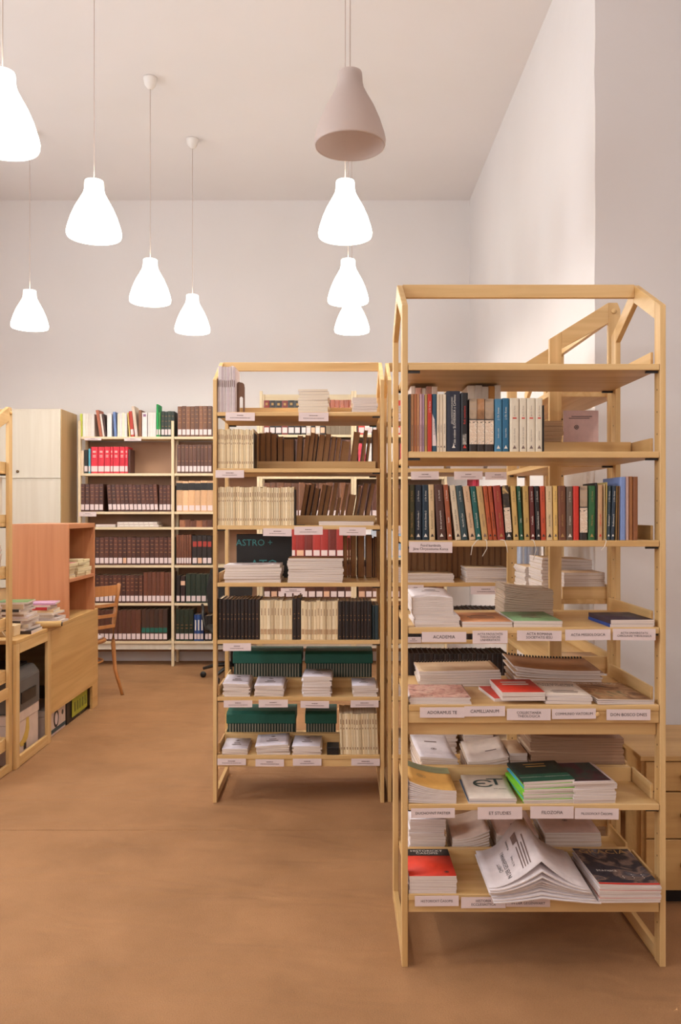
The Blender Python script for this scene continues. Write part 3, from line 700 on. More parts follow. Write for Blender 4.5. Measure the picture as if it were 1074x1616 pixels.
def seal(o, u=.5, v=.6, r=.012, mat=None):
    w, d, t, fn = o_info[o.name]; m = MB(); n = 12
    zc = max(fn(u+a*r/w, max(0,min(1,v+b*r/d))) for a in (-1,1) for b in (-1,1))
    for r0, r1 in ((r*.75,r),(0.0,r*.5)):
        vs = []; fs = []
        for q in range(n):
            a = 2*math.pi*q/n
            for rr in (r0,r1):
                uu, vv = u+rr*math.cos(a)/w, v+rr*math.sin(a)/d; vs.append((-w/2+w*uu, d*vv, fn(uu,vv)+t+.0009))
        for q in range(n): b = (q+1)%n; fs.append((2*q,2*q+1,2*b+1,2*b))
        m.add(vs, fs)
    put('printed_seal', m.mesh('printed_seal', mat or INKG), o)
def lines(o, u0, u1, v0, n, dv, mat=None, seed=1):
    rr = random.Random(seed); q = []
    for i in range(n):
        f = rr.uniform(.5,1); c = (u0+u1)/2; h = (u1-u0)*f/2; q.append((c-h, c+h, v0-i*dv, v0-i*dv+dv*.4))
    on_top(o, 'printed_lines', mat or INKG, q)
def P(px0, px1, Y): return (wx(px0,Y)+wx(px1,Y))/2, wx(px1,Y)-wx(px0,Y)
WH = (232,220,222); PW = [(226,212,212),(234,222,222),(218,202,200)]; TAN = [(196,162,128),(210,178,146),(186,150,116)]
curlL = lambda a: (lambda u, v: a*(1-u)**2)
curlR = lambda a: (lambda u, v: a*u**2)
curlB = lambda a: (lambda u, v: a*v**2)

# fourth board of the nearest rack
y = YA+.008
cx, w = P(654,725,y); p_ = pile('fifth white journal from the bottom above the ACADEMIA card','white straight journal above the ACADEMIA card','white journals above the ACADEMIA card',cx,y,A_S[3],w,.21,5,.040,WH,PW,tv=.4)
cx, w = P(651,715,y); p_ = pile('curled white journal topping the tower above the ACADEMIA card','white curled journal in the upper tower above the ACADEMIA card','white journals above the ACADEMIA card',cx,y+.004,A_S[3]+.0402,w,.20,11,.058,WH,PW,curl=lambda u,v: .006*math.sin(3.1*u)+.012*v**2,jit=.001,rot=.004)
lines(p_[-1],.3,.8,.75,2,.12,INKG)
cx, w = P(729,808,y); p_ = pile('orange covered journal on top above the ACTA FACULTATIS card','white edged journal under the orange covered one','journals above the ACTA FACULTATIS card',cx,y,A_S[3],w,.26,2,.019,(218,150,104),[(226,176,140)],rot=.03)
lines(p_[-1],.2,.8,.6,3,.13,INKG)
cx, w = P(811,888,y); p_ = pile('pale green covered journal on top above the ACTA ROMANA card','journal under the pale green one','journals above the ACTA ROMANA card',cx,y,A_S[3],w,.26,2,.021,(128,160,112),[(150,172,130)],rot=.03)
lines(p_[-1],.2,.8,.62,3,.13,INKG,4); seal(p_[-1],.5,.35,.008)
cx, w = P(795,872,3.06); p_ = pile('topmost wavy journal of the tall pile behind the pale green journals','wavy journal in the tall pile behind the pale green journals','wavy journals behind the pale green ones',cx,3.055,A_S[3],w,.19,15,.098,(206,186,166),[(206,186,166),(190,166,142)],curl=lambda u,v: .022*(1-u)**2+.003*u,jit=.002,rot=.008,pap=paper_edges('page_edges_grey_tan',(150,124,100),(214,192,172),'z'))
cx, w = P(968,1038,y); p_ = pile('dark plum covered book lying topmost at the right end above the ACTA UNIVERSITATIS card','blue bound book lying under the dark plum one','books above the ACTA UNIVERSITATIS card',cx-.014,y,A_S[3],w,.21,2,.026,(58,40,50),[(34,64,134)],base_rot=.06,rot=.02,name='book',cat='book',side0=True)
on_top(p_[-1],'pale_title_patch',INKG,[(.45,.75,.78,.92)])

# fifth board
MAG1 = photo_print('print_pink_frescoes',[(110,60,52),(206,150,136),(226,188,170),(150,90,80)],26,2)
MAG2 = photo_print('print_brown_portrait',[(70,44,28),(150,104,66),(196,154,110),(70,96,66)],13,5)
MAG3 = photo_print('print_dark_scene',[(26,26,38),(44,42,54),(36,34,44),(130,104,92),(60,56,66),(120,116,124)],12,8,.6)
cx, w = P(646,742,YA+.006); p_ = pile('pinkish picture magazine on top above the ADORAMUS TE card','magazine under the pinkish picture one','magazines above the ADORAMUS TE card',cx,YA+.006,A_S[4],w,.215,4,.022,(206,170,160),[(210,196,196),(150,120,120)],rot=.015,name='magazine',cat='magazine')
on_top(p_[-1],'cover_picture',MAG1,[(.02,.98,.03,.97)])
BRNC = (186,140,100)
def spiral(o, n=26, v=.965):
    w, d, t, fn = o_info[o.name]; m = MB()
    for i in range(n):
        u = .04+.92*i/(n-1); m.box(-w/2+w*u-.0022, -w/2+w*u+.0022, d*v-.004, d*v+.006, fn(u,v)+t-.001, fn(u,v)+t+.007)
    part('spiral_binding', m, BLACK, o)
cx, w = P(662,790,3.075); p_ = pile('tan ring-bound booklet topping the wide pile behind the pinkish magazine','ring-bound booklet in the wide pile behind the pinkish magazine','ring-bound booklets behind the pinkish magazine',cx,3.07,A_S[4],w,.195,6,.056,(212,178,140),[(206,186,166)],jit=.006,curl=lambda u,v:.006*u,name='booklet',cat='booklet')
spiral(p_[-1]); on_top(p_[-1],'cover_print',photo_print('print_tan_fade',[(176,134,96),(214,180,142),(222,192,156)],5,1),[(.05,.95,.1,.86)])
cx, w = P(812,948,3.075); p_ = pile('brown see-through covered ring-bound booklet on top of the pile above COMMUNIO VIATORUM','ring-bound booklet in the sagging pile behind the red books','ring-bound booklets behind the red books',cx,3.06,A_S[4],w,.205,7,.060,(166,116,76),[(190,150,116),(150,104,70)],curl=lambda u,v: .02*(1-u)**3+.012*v,jit=.008,name='booklet',cat='booklet')
spiral(p_[-1])
cx, w = P(786,858,YA+.03); p_ = pile('red book resting flat and turned, partly under the COLLECTANEA pile','red book lying behind','red books above the COLLECTANEA card',cx-.012,YA+.05,A_S[4],.15,.2,1,.012,(196,62,46),[(200,60,40)],base_rot=.12,name='book',cat='book')
cx, w = P(793,861,YA+.004); p_ = pile('red covered thick book on top above the COLLECTANEA card','white edged book right under the top red one above the COLLECTANEA card','red books above the COLLECTANEA card',cx,YA+.004,A_S[4]+.0125,w,.215,2,.030,(206,54,34),[(224,196,196)],rot=.02,name='book',cat='book',tv=.05)
lines(p_[-1],.15,.85,.72,2,.16,WINK,6)
cx, w = P(862,934,YA+.006); p_ = pile('white journal titled COMMUNIO VIATORUM on its cover','white journal under the one titled COMMUNIO VIATORUM','journals above the COMMUNIO VIATORUM card',cx,YA+.006,A_S[4],w,.235,3,.030,(230,212,196),PW,rot=.025,curl=lambda u,v:.004*(1-u))
on_top(p_[-1],'lettering',INK,text=('COMMUNIO\nVIATORUM',.027,.5,.66,0,.86)); lines(p_[-1],.1,.9,.28,3,.07,INKG,3)
cx, w = P(948,1040,YA+.004); p_ = pile('brown picture magazine on top above the DON BOSCO DNES card','magazine under the brown picture magazine','magazines above the DON BOSCO DNES card',cx-.013,YA+.002,A_S[4],.192,.285,3,.014,(196,160,120),[(226,206,200),(120,100,90)],base_rot=.05,rot=.02,curl=lambda u,v:.006*(1-u),name='magazine',cat='magazine')
on_top(p_[-1],'cover_picture',MAG2,[(.02,.98,.02,.98)]); on_top(p_[-1],'lettering',WINK,text=('DON BOSCO',.026,.45,.88,0,1.0))

# sixth board
y = YA+.004
cx, w = P(645,720,y); p_ = pile('orange yellow journal with a grey green head band above the DUCHOVNÝ PASTIER card','white journal fanned under the orange yellow one','journals above the DUCHOVNÝ PASTIER card',cx,y,A_S[5],w,.222,10,.044,(214,160,84),PW,curl=lambda u,v: .034*(1-u)**2.2+.008*v,jit=.001,rot=.008)
on_top(p_[-1],'head_band',flat('print_grey_green',(132,132,98),.5),[(0.0,1,.72,1)]); on_top(p_[-1],'lettering',INKG,text=('DUCHOVNÝ PASTIER',.0135,.5,.88,0,1)); seal(p_[-1],.32,.45,.017,GOLD)
cx, w = P(740,815,y); p_ = pile('white journal with a large dark ET emblem above the ET STUDIES card','thin white journal under the one with the ET emblem','journals above the ET STUDIES card',cx,y,A_S[5],w,.213,2,.017,(232,216,202),[(60,90,120)],rot=.01,curl=lambda u,v:.012*v*v)
on_top(p_[-1],'emblem',flat('print_dark_teal',(30,66,68),.5),text=('Є',.085,.42,.62,0,1.3)); on_top(p_[-1],'emblem',flat('print_dark_teal',(30,66,68),.5),text=('T',.08,.72,.70,0,1.3)); on_top(p_[-1],'lettering',INKG,text=('STUDIES',.012,.75,.42,0,1))
cx, w = P(825,907,y); p_ = pile('dark green journal with teal foot band topping the tallest pile of its board','white edged journal with lime spine in the FILOZOFIA pile','journals above the FILOZOFIA card',cx,y,A_S[5],w,.215,9,.074,(24,42,36),[(120,196,40),(132,204,52),(60,160,190),(124,190,50)],side0=True,base_rot=.05,rot=.03,jit=.004,curl=lambda u,v:.006*u)
on_top(p_[-1],'foot_band',flat('print_green_band',(16,84,66),.45),[(0,1,.0,.34)]); on_top(p_[-1],'pale_line',WINK,[(0,1,.19,.22)]); lines(p_[-1],.2,.8,.82,2,.12,GOLD,9)
cx, w = P(906,973,y); p_ = pile('journal with a dark picture cover and white edge above the FILOSOFICKÝ ČASOPIS card','white edged journal under the dark picture cover','journals above the FILOSOFICKÝ ČASOPIS card',cx,y,A_S[5],w,.215,8,.074,(220,200,196),PW,base_rot=.07,rot=.02,jit=.005)
on_top(p_[-1],'cover_picture',photo_print('print_dark_maroon_green',[(28,34,32),(70,30,40),(34,56,50),(90,40,44)],11,4),[(.03,.94,.05,.98)])
yr = 3.055
cx, w = P(662,722,yr); p_ = pile('white journal with a small seal behind the orange yellow pile','journal under the white sealed one behind the orange yellow pile','journals behind the orange yellow pile',cx+.004,yr,A_S[5],w,.21,8,.068,(232,220,224),TAN,curl=lambda u,v:.012*(1-u)+.03*v*v,base_rot=.1)
seal(p_[-1],.5,.45,.011); lines(p_[-1],.2,.8,.72,1,.1); lines(p_[-1],.2,.8,.2,1,.1)
cx, w = P(738,802,yr); p_ = pile('rose white curled journal behind the ET emblem journal','curled journal in the pile behind the ET emblem journal','curled journals behind the ET emblem journal',cx,yr,A_S[5],w,.2,9,.06,(226,206,194),TAN,curl=lambda u,v:.022*u*u+.02*v)
lines(p_[-1],.4,.9,.4,1,.1)
cx, w = P(804,832,yr+.02); p_ = pile('narrow tan booklet topping the low pile left of the broad brown pile','narrow tan booklet in the low pile left of the broad brown pile','narrow tan booklets',cx,yr+.02,A_S[5],w,.18,6,.086,(206,168,134),TAN,name='booklet',cat='booklet')
cx, w = P(838,985,yr+.01); p_ = pile('broad brown booklet topping the tall pile behind the dark green journals','broad brown edged booklet in the tall pile behind the dark green journals','broad brown edged booklets',cx,yr+.01,A_S[5],w,.2,13,.143,(150,110,84),TAN,curl=lambda u,v:.012*(1-u)**3,jit=.006,pap=paper_edges('page_edges_brown',(134,98,72),(190,152,124),'z'),name='booklet',cat='booklet')

# lowest board
cx, w = P(646,721,y); p_ = pile('red journal with a black head titled HISTORICKÝ ČASOPIS','white edged journal under the red one on the lowest board','journals above the HISTORICKÝ ČASOPIS card',cx,y,A_S[6],w,.222,5,.060,(222,58,34),[(230,200,200),(224,206,206)],rot=.012)
on_top(p_[-1],'head_band',BLACK,[(0,1,.74,1)]); on_top(p_[-1],'lettering',WINK,text=('HISTORICKÝ\nČASOPIS',.0215,.5,.87,0,.95)); seal(p_[-1],.82,.14,.008,INK)
cx, w = P(646,702,yr); p_ = pile('pale journal topping the tallest pile behind the red journal','pale journal in the pile behind the red journal','pale journals behind the red journal',cx,yr,A_S[6],w,.2,14,.15,WH,PW+TAN[:1])
cx, w = P(714,772,yr); p_ = pile('rising cover of the curled pile between the red journal and the open newspapers','curled tan journal behind the gap beside the red journal','curled tan journals on the lowest board',cx,yr,A_S[6],w,.21,11,.075,(214,186,170),TAN,curl=lambda u,v:.035*u*u+.012*v,jit=.002,rot=.01)
cx, w = P(784,850,yr); p_ = pile('pale sealed journal behind the open newspapers, left of the broad sealed one','journal in the sealed pile behind the open newspapers','sealed journals behind the open newspapers',cx,yr,A_S[6],w,.21,9,.09,(214,182,170),TAN,curl=lambda u,v:.02*v)
seal(p_[-1],.5,.4,.01)
cx, w = P(860,948,yr); p_ = pile('broad pale sealed journal behind the open newspapers, right of the smaller sealed one','broad journal in the right pile behind the open newspapers','broad sealed journals',cx,yr,A_S[6],w,.21,9,.10,(206,172,158),TAN,curl=lambda u,v:.012*v)
seal(p_[-1],.5,.5,.01); lines(p_[-1],.3,.7,.75,1,.1)
cx, w = P(944,1047,2.714); p_ = pile('dark picture magazine with red foot line lying at the right end of the lowest board','magazine under the dark picture magazine','magazines at the right end of the lowest board',cx-.002,2.716,A_S[6],.204,.288,10,.058,(206,196,196),[(224,206,206),(196,176,176),(206,80,70),(214,200,206)],rot=.012,base_rot=.025,jit=.003,curl=lambda u,v:.006*(1-u)**2,name='magazine',cat='magazine')
on_top(p_[-1],'cover_picture',MAG3,[(0,1,.05,1)]); on_top(p_[-1],'red_foot_line',REDINK,[(0,1,0,.045)]); on_top(p_[-1],'lettering',GOLD,text=('GRACIA',.048,.5,.91,0,1.0)); on_top(p_[-1],'lettering',WINK,text=('ŠTÁTISÍCE',.016,.3,.36,0,1)); lines(p_[-1],.35,.95,.26,3,.045,WINK,12); on_top(p_[-1],'white_box',WINK,[(.1,.22,.12,.19)])

# folded newspapers, opened and draped over one another like a tent
def tent():
    n = 9; xc, yf = wx(852,2.74), 2.722; L, Rr = wx(852,2.74)-wx(766,2.74), wx(944,2.74)-wx(852,2.74)
    for i in range(n):
        f = i/(n-1); m = MB(); th = .0034 if i < n-1 else .0016
        h = .017+.0092*i+(0,0,0,0,0,.003,.010,.019,.040)[i]
        d = .27; prof = []
        wl, wr = L*(1-.03*(n-i)*.3)-R.uniform(0,.008), Rr*(1-.2*f)-R.uniform(0,.01)
        K = 7
        for k in range(K+1):            # left wing, ridge, right wing
            u = k/K; prof.append((-wl*(1-u), h*(u**1.5)+.0062*i*(1-u)*.85))
        for k in range(1,K+1):
            u = k/K; prof.append((wr*u, h*((1-u)**1.35)+.0062*i*u*.9))
        top_lift = lambda a, b: (.055*max(0,1-abs((a+.03)/.075))*b if i == n-1 else 0)
        ny = 3; vs = []; fs = []; N = len(prof)
        for s in (0, 1):
            for j in range(ny+1):
                v = j/ny; y0 = -.012*math.cos(i)*(1-v)
                for (x, z) in prof: vs.append((x, y0+d*v, z+s*th+.012*v*f+top_lift(x,v)))
        M_ = N*(ny+1)
        for j in range(ny):
            for k in range(N-1):
                a = j*N+k; fs += [(a,a+N,a+N+1,a+1),(M_+a,M_+a+1,M_+a+N+1,M_+a+N)]
        m.add(vs, fs, 0, True); side = []
        for k in range(N-1): side += [(k,k+1,M_+k+1,M_+k),(ny*N+k+1,ny*N+k,M_+ny*N+k,M_+ny*N+k+1)]
        for j in range(ny): side += [(j*N+N, j*N, M_+j*N, M_+j*N+N),(j*N+N-1,j*N+2*N-1,M_+j*N+2*N-1,M_+j*N+N-1)]
        m.f += [list(q) for q in side]; m.m += [1]*len(side); m.sm += [False]*len(side)
        o = put('newspaper', m.mesh('newspaper', [COVER, PAPZ]), None, (xc, yf, A_S[6]+.0005+.0004*i), (0,0,0), (224,210,210))
        tag(o, 'topmost open newspaper, printed left page curling up' if i == n-1 else 'white folded newspaper in the tent-like heap, %s from the bottom' % nth(i+1), 'newspaper', 'open newspapers above the CHRIST IN DER GEGENWART card')
        if i == n-1:
            def zat(x, v):
                for (xa,za),(xb,zb) in zip(prof, prof[1:]):
                    if xa <= x <= xb: return za+(zb-za)*(x-xa)/(xb-xa)+th+.012*v*f+top_lift(x,v)+.0012
                return th+.01
            def lay(me, x0, y0):
                for q in me.vertices: q.co = (q.co.x+x0, q.co.y+y0, zat(q.co.x+x0, max(0,min(1,(q.co.y+y0)/d))))
                put('lettering', me, o)
            for s, sz, x0, y0 in (('CHRIST\nIN DER GEGENWART',.019,-.106,.11),('Nr. 12  Freiburg',.009,-.075,.10),('Wochenzeitung',.009,-.075,.2)):
                me = text_mesh(s, sz, INK, .95).copy(); me.transform(Matrix.Rotation(math.pi/2,4,'Z')); lay(me, x0, y0)
            q = MB()
            for (xa,xb,ya,yb_) in [(-.06,-.044,.17,.22)]+[(-.055+.008*k,-.052+.008*k,.03,.15+.03*(k%2)) for k in range(4)]:
                for a in range(4):
                    y0_, y1_ = ya+(yb_-ya)*a/4, ya+(yb_-ya)*(a+1)/4
                    q.add([(x,yy,zat(x,yy/d)) for x,yy in ((xa,y0_),(xb,y0_),(xb,y1_),(xa,y1_))],[(0,1,2,3)])
            put('printed_blocks', q.mesh('printed_blocks', INKG), o)
tent()

# upper board, rear half of the nearest rack
cx, w = P(830,889,3.06); pile('pale booklet topping the short pile behind the cream volumes with red marks','tan edged booklet in the short pile behind the cream volumes','tan edged booklets behind the cream volumes',wx(845,3.06),3.055,A_S[1],.195,.16,8,.135,(206,178,148),TAN,jit=.006,pap=paper_edges('page_edges_tan',(170,132,98),(206,170,134),'z'),name='booklet',cat='booklet')
o = upright('journal','rose journal standing with its sealed cover towards us, upper right behind the nearest rack\'s books','journal',wx(889,3.2),3.2,A_S[1],.135,wz(648,3.2)-A_S[1],.006,(224,186,180),None,0,False)
m = MB(); m.lathe([(.006,0),(.009,0),(.009,.001),(.006,.001)],14); m.lathe([(0,0),(.004,0),(.004,.001)],10); part('printed_seal',m,INKG,o,(.05,-.0002,.125),(math.pi/2,0,0))
m = MB()
for zz, a, b in ((.165,.03,.11),(.158,.02,.1),(.05,.04,.09),(.043,.04,.11),(.036,.04,.09)): m.box(a,b,-.001,.001,zz,zz+.003)
part('printed_lines',m,INKG,o)
for px0, px1, yt, c in ((700,706,608,(60,40,36)),(738,748,611,(232,214,196)),(749,760,611,(230,212,196)),(761,773,611,(232,216,200)),(774,789,611,(210,146,74)),(790,797,612,(228,204,176))):
    pass
row(3.06, A_S[1], 738, 790, 609.5, 5, [(232,214,196),(230,212,196),(232,216,200),(210,146,74)], 'pale rear volume showing above the picture-spined village books', 'pale volumes in the rear row', d=.17)
row(3.06, A_S[1], 648, 690, 611, 5, [(228,206,190),(206,150,130)], 'pale rear volume showing above the thin tan paperbacks', 'pale volumes behind the thin paperbacks', d=.17)

# middle rack piles
y = YBK+.006
def bp(a, b, yt, z, n, lt, lr, g, top=WH, cols=PW, curl=None, d=.21, Y=None, **k):
    Y = Y or y; cx, w = P(a,b,Y); H = wz(yt,Y)-z
    return pile(lt, lr, g, cx, Y, z, w, d, n, H, top, cols, curl, **k)
bp(471,518,614,B_S[0],8,'white journal topping the pile in the middle of the top board','white journal in the middle pile of the top board','white journals in mid top board',jit=.006,pap=paper_edges('page_edges_white',(206,186,160),(240,226,210),'z'))
bp(556,595,627,B_S[0],5,'white journal topping the low pile at the right end of the top board','white journal in the low right pile of the top board','white journals at the right end of the top board',jit=.004)
bp(503,590,823,B_S[2],2,'white journal lying on another in front of the leaning volumes, third board','white journal lying lowest in front of the leaning volumes, third board','two white journals on the third board',rot=.01)
p_ = bp(354,443,892,B_S[3],6,'white topped journal with a printed line, left pile of the fourth board','cream journal in the left pile of the fourth board','cream journals, left pile',cols=CRM,curl=lambda u,v:.004*u,jit=.006); lines(p_[-1],.3,.8,.2,2,.12)
bp(454,541,881,B_S[3],11,'brown topped cream journal on the right pile of the fourth board','cream journal in the right pile of the fourth board','cream journals, right pile',top=(150,104,64),cols=CRM,jit=.004)
for a, b, yt, z, n, nm, cu in ((352,393,1080,B_S[5],9,'first pile from the left on the sixth board',lambda u,v:.008*v+.004*(1-u)),(402,448,1082,B_S[5],8,'second pile from the left on the sixth board',lambda u,v:.008*v),(477,522,1068,B_S[5],14,'tallest pile on the sixth board',None),(557,595,1082,B_S[5],5,'pile at the right end of the sixth board',None),
                    (350,390,1182,B_S[6],5,'pile at the left end of the lowest board',None),(404,456,1178,B_S[6],6,'widest pile on the lowest board',lambda u,v:.01*u+.005*v),(462,507,1178,B_S[6],6,'pile beside the small black box',None)):
    p_ = bp(a,b,yt,z,n,'white sealed journal topping the %s' % nm,'journal in the %s' % nm,'journals of the %s' % nm,top=(226,216,226),cols=[(212,186,160),(222,200,182),(204,172,140)] if n < 12 else PW,curl=cu,jit=.006,rot=.05)
    seal(p_[-1],.5,.75,.012); lines(p_[-1],.3,.7,.5,2,.14)
t = thing('card_box','small black box on the lowest board between pile and standing journals','box',(wx(525,y),y,B_S[6]+.0005))
w = wx(534,y)-wx(515,y); part('box_body',boxmb(-w/2,w/2,0,.1,0,.028),BLACK,t,bev=.002); part('box_lid',boxmb(-w/2-.001,w/2+.001,-.001,.101,.0285,.04),BLACK,t,bev=.002)

# green boxes in the rear half of the middle rack
def green_box(a, b, ytop, z, label):
    Y = YBK+.27; x0, x1 = wx(a,Y), wx(b,Y); h = wz(ytop,Y)-z; d = .2
    t = thing('archive_box', label, 'box', ((x0+x1)/2, Y, z+.0005), (0,0,0), 'green archive boxes'); W = x1-x0
    part('box_body', boxmb(-W/2+.006, W/2-.006, .012, d-.004, 0, h-.01), RIBD, t)
    m = MB(); m.prism([(0,h-.065),(0,h-.012),(.03,h),(d,h),(d,h-.065)], 'yz', -W/2, W/2); part('box_lid', m, GREEN, t, bev=.003)
    n = int(W/.0165)
    me = boxmb(-.0042,.0042,.004,.0125,0,h-.066).mesh('rib', RIBG)
    for i in range(n): put('rib', me, t, (-W/2+.012+(W-.024)*(i+.5)/n, 0, 0))
    return t
green_box(367,476,1029,B_S[5],'green lidded box at the left behind the small piles, sixth board'); green_box(481,588,1029,B_S[5],'green lidded box at the right behind the small piles, sixth board')
green_box(357,466,1124,B_S[6],'long green lidded box behind the small piles, lowest board'); green_box(481,531,1124,B_S[6],'short green lidded box beside the standing journals, lowest board')
# black poster-box with teal letters
Y = YBK+.33; x0, x1 = wx(373,Y), wx(460,Y); h = wz(843,Y)-B_S[3]
t = thing('game_box','black upright box with teal capital letters behind the left pile','box',((x0+x1)/2,Y,B_S[3]+.0005),(0,0,.02))
W = x1-x0; part('box_body',boxmb(-W/2,W/2,0,.05,0,h),BLACK,t,bev=.003)
for s, sz, xx, zz in (('ASTRO +',.052,-.055,h-.05),('ATO',.075,.0,h-.175)):
    put('lettering',text_mesh(s,sz,TEALINK,1.0),t,(xx,-.0012,zz),(math.pi/2,0,0))

# right-hand hidden rack and the endways rack
yc = YBK+.018
for a, b, yt, z, n, nm in ((620,636,640,B_S[0],6,'top board'),(646,700,729,B_S[1],3,'second board, left'),(712,764,731,B_S[1],2,'second board, middle'),(770,830,726,B_S[1],4,'second board, right'),
                          (642,716,905,B_S[3],5,'fourth board, left'),(736,802,896,B_S[3],8,'fourth board, right'),(620,636,895,B_S[3],8,'fourth board, far left'),(620,644,1075,B_S[5],8,'sixth board, left'),
                          (620,636,1165,B_S[6],8,'lowest board, far left'),(666,720,1158,B_S[6],10,'lowest board, left'),(732,778,1160,B_S[6],10,'lowest board, middle'),(790,848,1170,B_S[6],8,'lowest board, right')):
    bp(a,b,yt,z,n,'brochure topping the pile on the hidden rack\'s %s' % nm,'brochure in the pile on the hidden rack\'s %s' % nm,'piles of the hidden rack, %s' % nm,Y=yc,cols=TAN,top=(206,176,140),jit=.005,name='brochure',cat='brochure')
DARKP = paper_edges('dark_page_edges',(58,44,36),(84,64,50),'x')
for a, b, yt, z, n, col, nm in ((619,720,772,B_S[2],15,BR,'third board'),(640,860,846,B_S[3],0,BR,''),(619,800,962,B_S[4],24,DK,'fifth board'),(646,800,1032,B_S[5],20,DK,'sixth board'),(801,856,955,B_S[4],8,[(50,70,110),(196,190,180),(70,60,56)],'fifth board, right end')):
    if n: row(yc,z,a,b,yt,n,col,'volume seen through the nearest rack, hidden rack\'s %s' % nm,'volumes of the hidden rack, %s' % nm,'bound_volume','book',hard=True,cov=LEATHER,hv=.002,pap=DARKP)
row(yc, B_S[3], 820, 854, 848, 8, [(206,214,232),(232,232,236),(190,202,226)], 'bluish white journal at the right end of the hidden rack\'s fourth board', 'bluish white journals of the hidden rack', extra=None)
row(yc, B_S[2], 746, 756, 749, 2, [(222,70,96)], 'pink journal on the hidden rack\'s third board', 'pink journals of the hidden rack')
row(YBK+.33, B_S[3], 640, 808, 852, 18, BR, 'brown volume in the rear of the hidden rack\'s fourth board', 'brown volumes of the hidden rack', 'bound_volume','book',d=.15,hard=True,hv=.012,pap=OLDX,back=True)
def side_pile(ya, yb_, z, n, H, xa, w, lt, lr, g, curl=None, cols=None):
    return pile(lt, lr, g, xa+w/2, ya, z, w, yb_-ya, n, H, (206,168,128), cols or [(226,206,180),(214,188,156)], curl, jit=.004, rot=.02, name='booklet', cat='booklet')
side_pile(3.62,3.86,E_S[3],12,.15,.885,.22,'tan booklet topping the cream edged pile in the endways rack','cream edged booklet in the middle pile of the endways rack','cream edged journals in the endways rack',lambda u,v:.01*(1-u))
side_pile(3.44,3.60,E_S[3],9,.108,.935,.17,'brown topped booklet at the near end of the endways rack','tan booklet in the pile at the near end of the endways rack','tan journals at the near end of the endways rack',None,TAN)
side_pile(3.92,4.16,E_S[3],10,.10,.88,.2,'topmost booklet of the pile at the far end of the endways rack','booklet in the pile at the far end of the endways rack','journals at the far end of the endways rack')
side_pile(3.46,3.68,E_S[4],3,.025,.95,.17,'rose leaflet lying in the endways rack below the tan pile','tan booklet under the rose leaflet','journals under the rose leaflet')
side_pile(3.5,3.8,E_S[1],6,.06,.88,.22,'topmost booklet high up in the endways rack','booklet high up in the endways rack','journals on the upper part of the endways rack')

# ------------------------------------------------------------------ bookcases along the back wall
YW = 8.2
def z_(py): return wz(py,YW)
def bookcase(x0, x1, tops, ztop, label, bar=False, left=True):
    t = thing('wall_bookcase', label, 'bookcase', ((x0+x1)/2, YW, 0)); W = x1-x0; d = .28
    for s in ((-1, 1) if left else (1,)):
        xa = -W/2 if s < 0 else W/2-.026
        part('post', boxmb(xa, xa+.026, 0, .045, 0, ztop), PALEZ, t, bev=.001); part('post', boxmb(xa, xa+.026, d-.045, d, 0, ztop), PALEZ, t, bev=.001)
    for q, z in enumerate(tops):
        part('shelf', boxmb(-W/2+.027, W/2-.027, .002, d-.004, z-.024, z), PALEX, t, bev=.001)
    part('front_rail', boxmb(-W/2+.027, W/2-.027, .02, .038, tops[-1]-.085, tops[-1]-.0245), CREAMW, t)
    part('back_panel', boxmb(-W/2, W/2, d+.001, d+.006, .1, tops[0]-.03), WALL_SHADE, t)  # added sheet, coloured as the shaded wall behind the shelves
    if bar: part('top_bar', boxmb(-W/2+.027, W/2-.027, d-.03, d-.01, ztop-.06, ztop), PALEX, t)
    return t
S1 = [z_(v) for v in (689,747,807.5,832,892,952,1012)]
S3 = [z_(v) for v in (686,752,817,880,945,1010)]
XB = [wx(123,YW), wx(276.5,YW), wx(411.5,YW), wx(560,YW), wx(705,YW)]
U1 = bookcase(XB[0], XB[1]-.014, S1, z_(664), 'left pine bookcase at the back wall beside the tall cream cabinet')
U2 = bookcase(XB[1]-.039, XB[2]-.014, S1, z_(664), 'narrow pine bookcase at the back wall, right of the one by the cream cabinet', False, False)
U3 = bookcase(XB[2]-.012, XB[3]-.014, S3, z_(617), 'taller bookcase at the back wall seen over and through the middle rack', True)
U4 = bookcase(XB[3]-.012, XB[4], S3, z_(617), 'taller bookcase at the back wall behind the nearest rack', True)
for t, a in ((U1,(133,160,691,695)),(U1,(196,223,691,696)),(U1,(125,152,808,815))): shelf_label(t, *a, YW-.003)
yw = YW+.012
CL = (.018,.055)
def wrow(z, a, b, yt, n, col, label, group, **k):
    kw = dict(name='library_volume', cat='book', d=.2, hard=True, cov=LEATHER, hv=.003, call=CL, w_v=.08, gap=.001); kw.update(k)
    return row(yw, z, a, b, yt, n, col, label, group, **kw)
def orn(mat, zs, a=.25, b=.75): return specks(mat, zs, a, b)
RB_ = [(84,46,36),(74,40,32),(92,52,40)]; BRV = [(112,70,46),(98,60,40),(122,78,52)]; DGR = [(40,50,38),(34,44,34)]
GO = orn(GILT, [(.45,.475),(.58,.6),(.72,.745),(.86,.88)])
L1 = 'on top board, left wall bookcase'
def one(a, b, yt, col, label, name='book', lean=0, call=False, d=.18, hard=False, z=None):
    z = S1[0] if z is None else z; o = upright(name, label, 'book', wx(a,yw), yw+R.uniform(0,.01), z, (b-a)*yw/F-.001, wz(yt,yw)-z, d, col, 'mixed books on the top board', lean, hard)
    if call: part('call_label', boxmb(.001, (b-a)*yw/F-.003, -.0016, .002, CL[0], CL[0]+CL[1]), CARD, o)
    return o
one(126,130,653,(196,206,70),'lime green booklet at the left end '+L1)
row(yw,S1[0],130.5,148.5,653,4,[(236,226,218),(240,232,222),(230,218,206)],'white journal beside the rust book '+L1,'white journals left of the rust book')
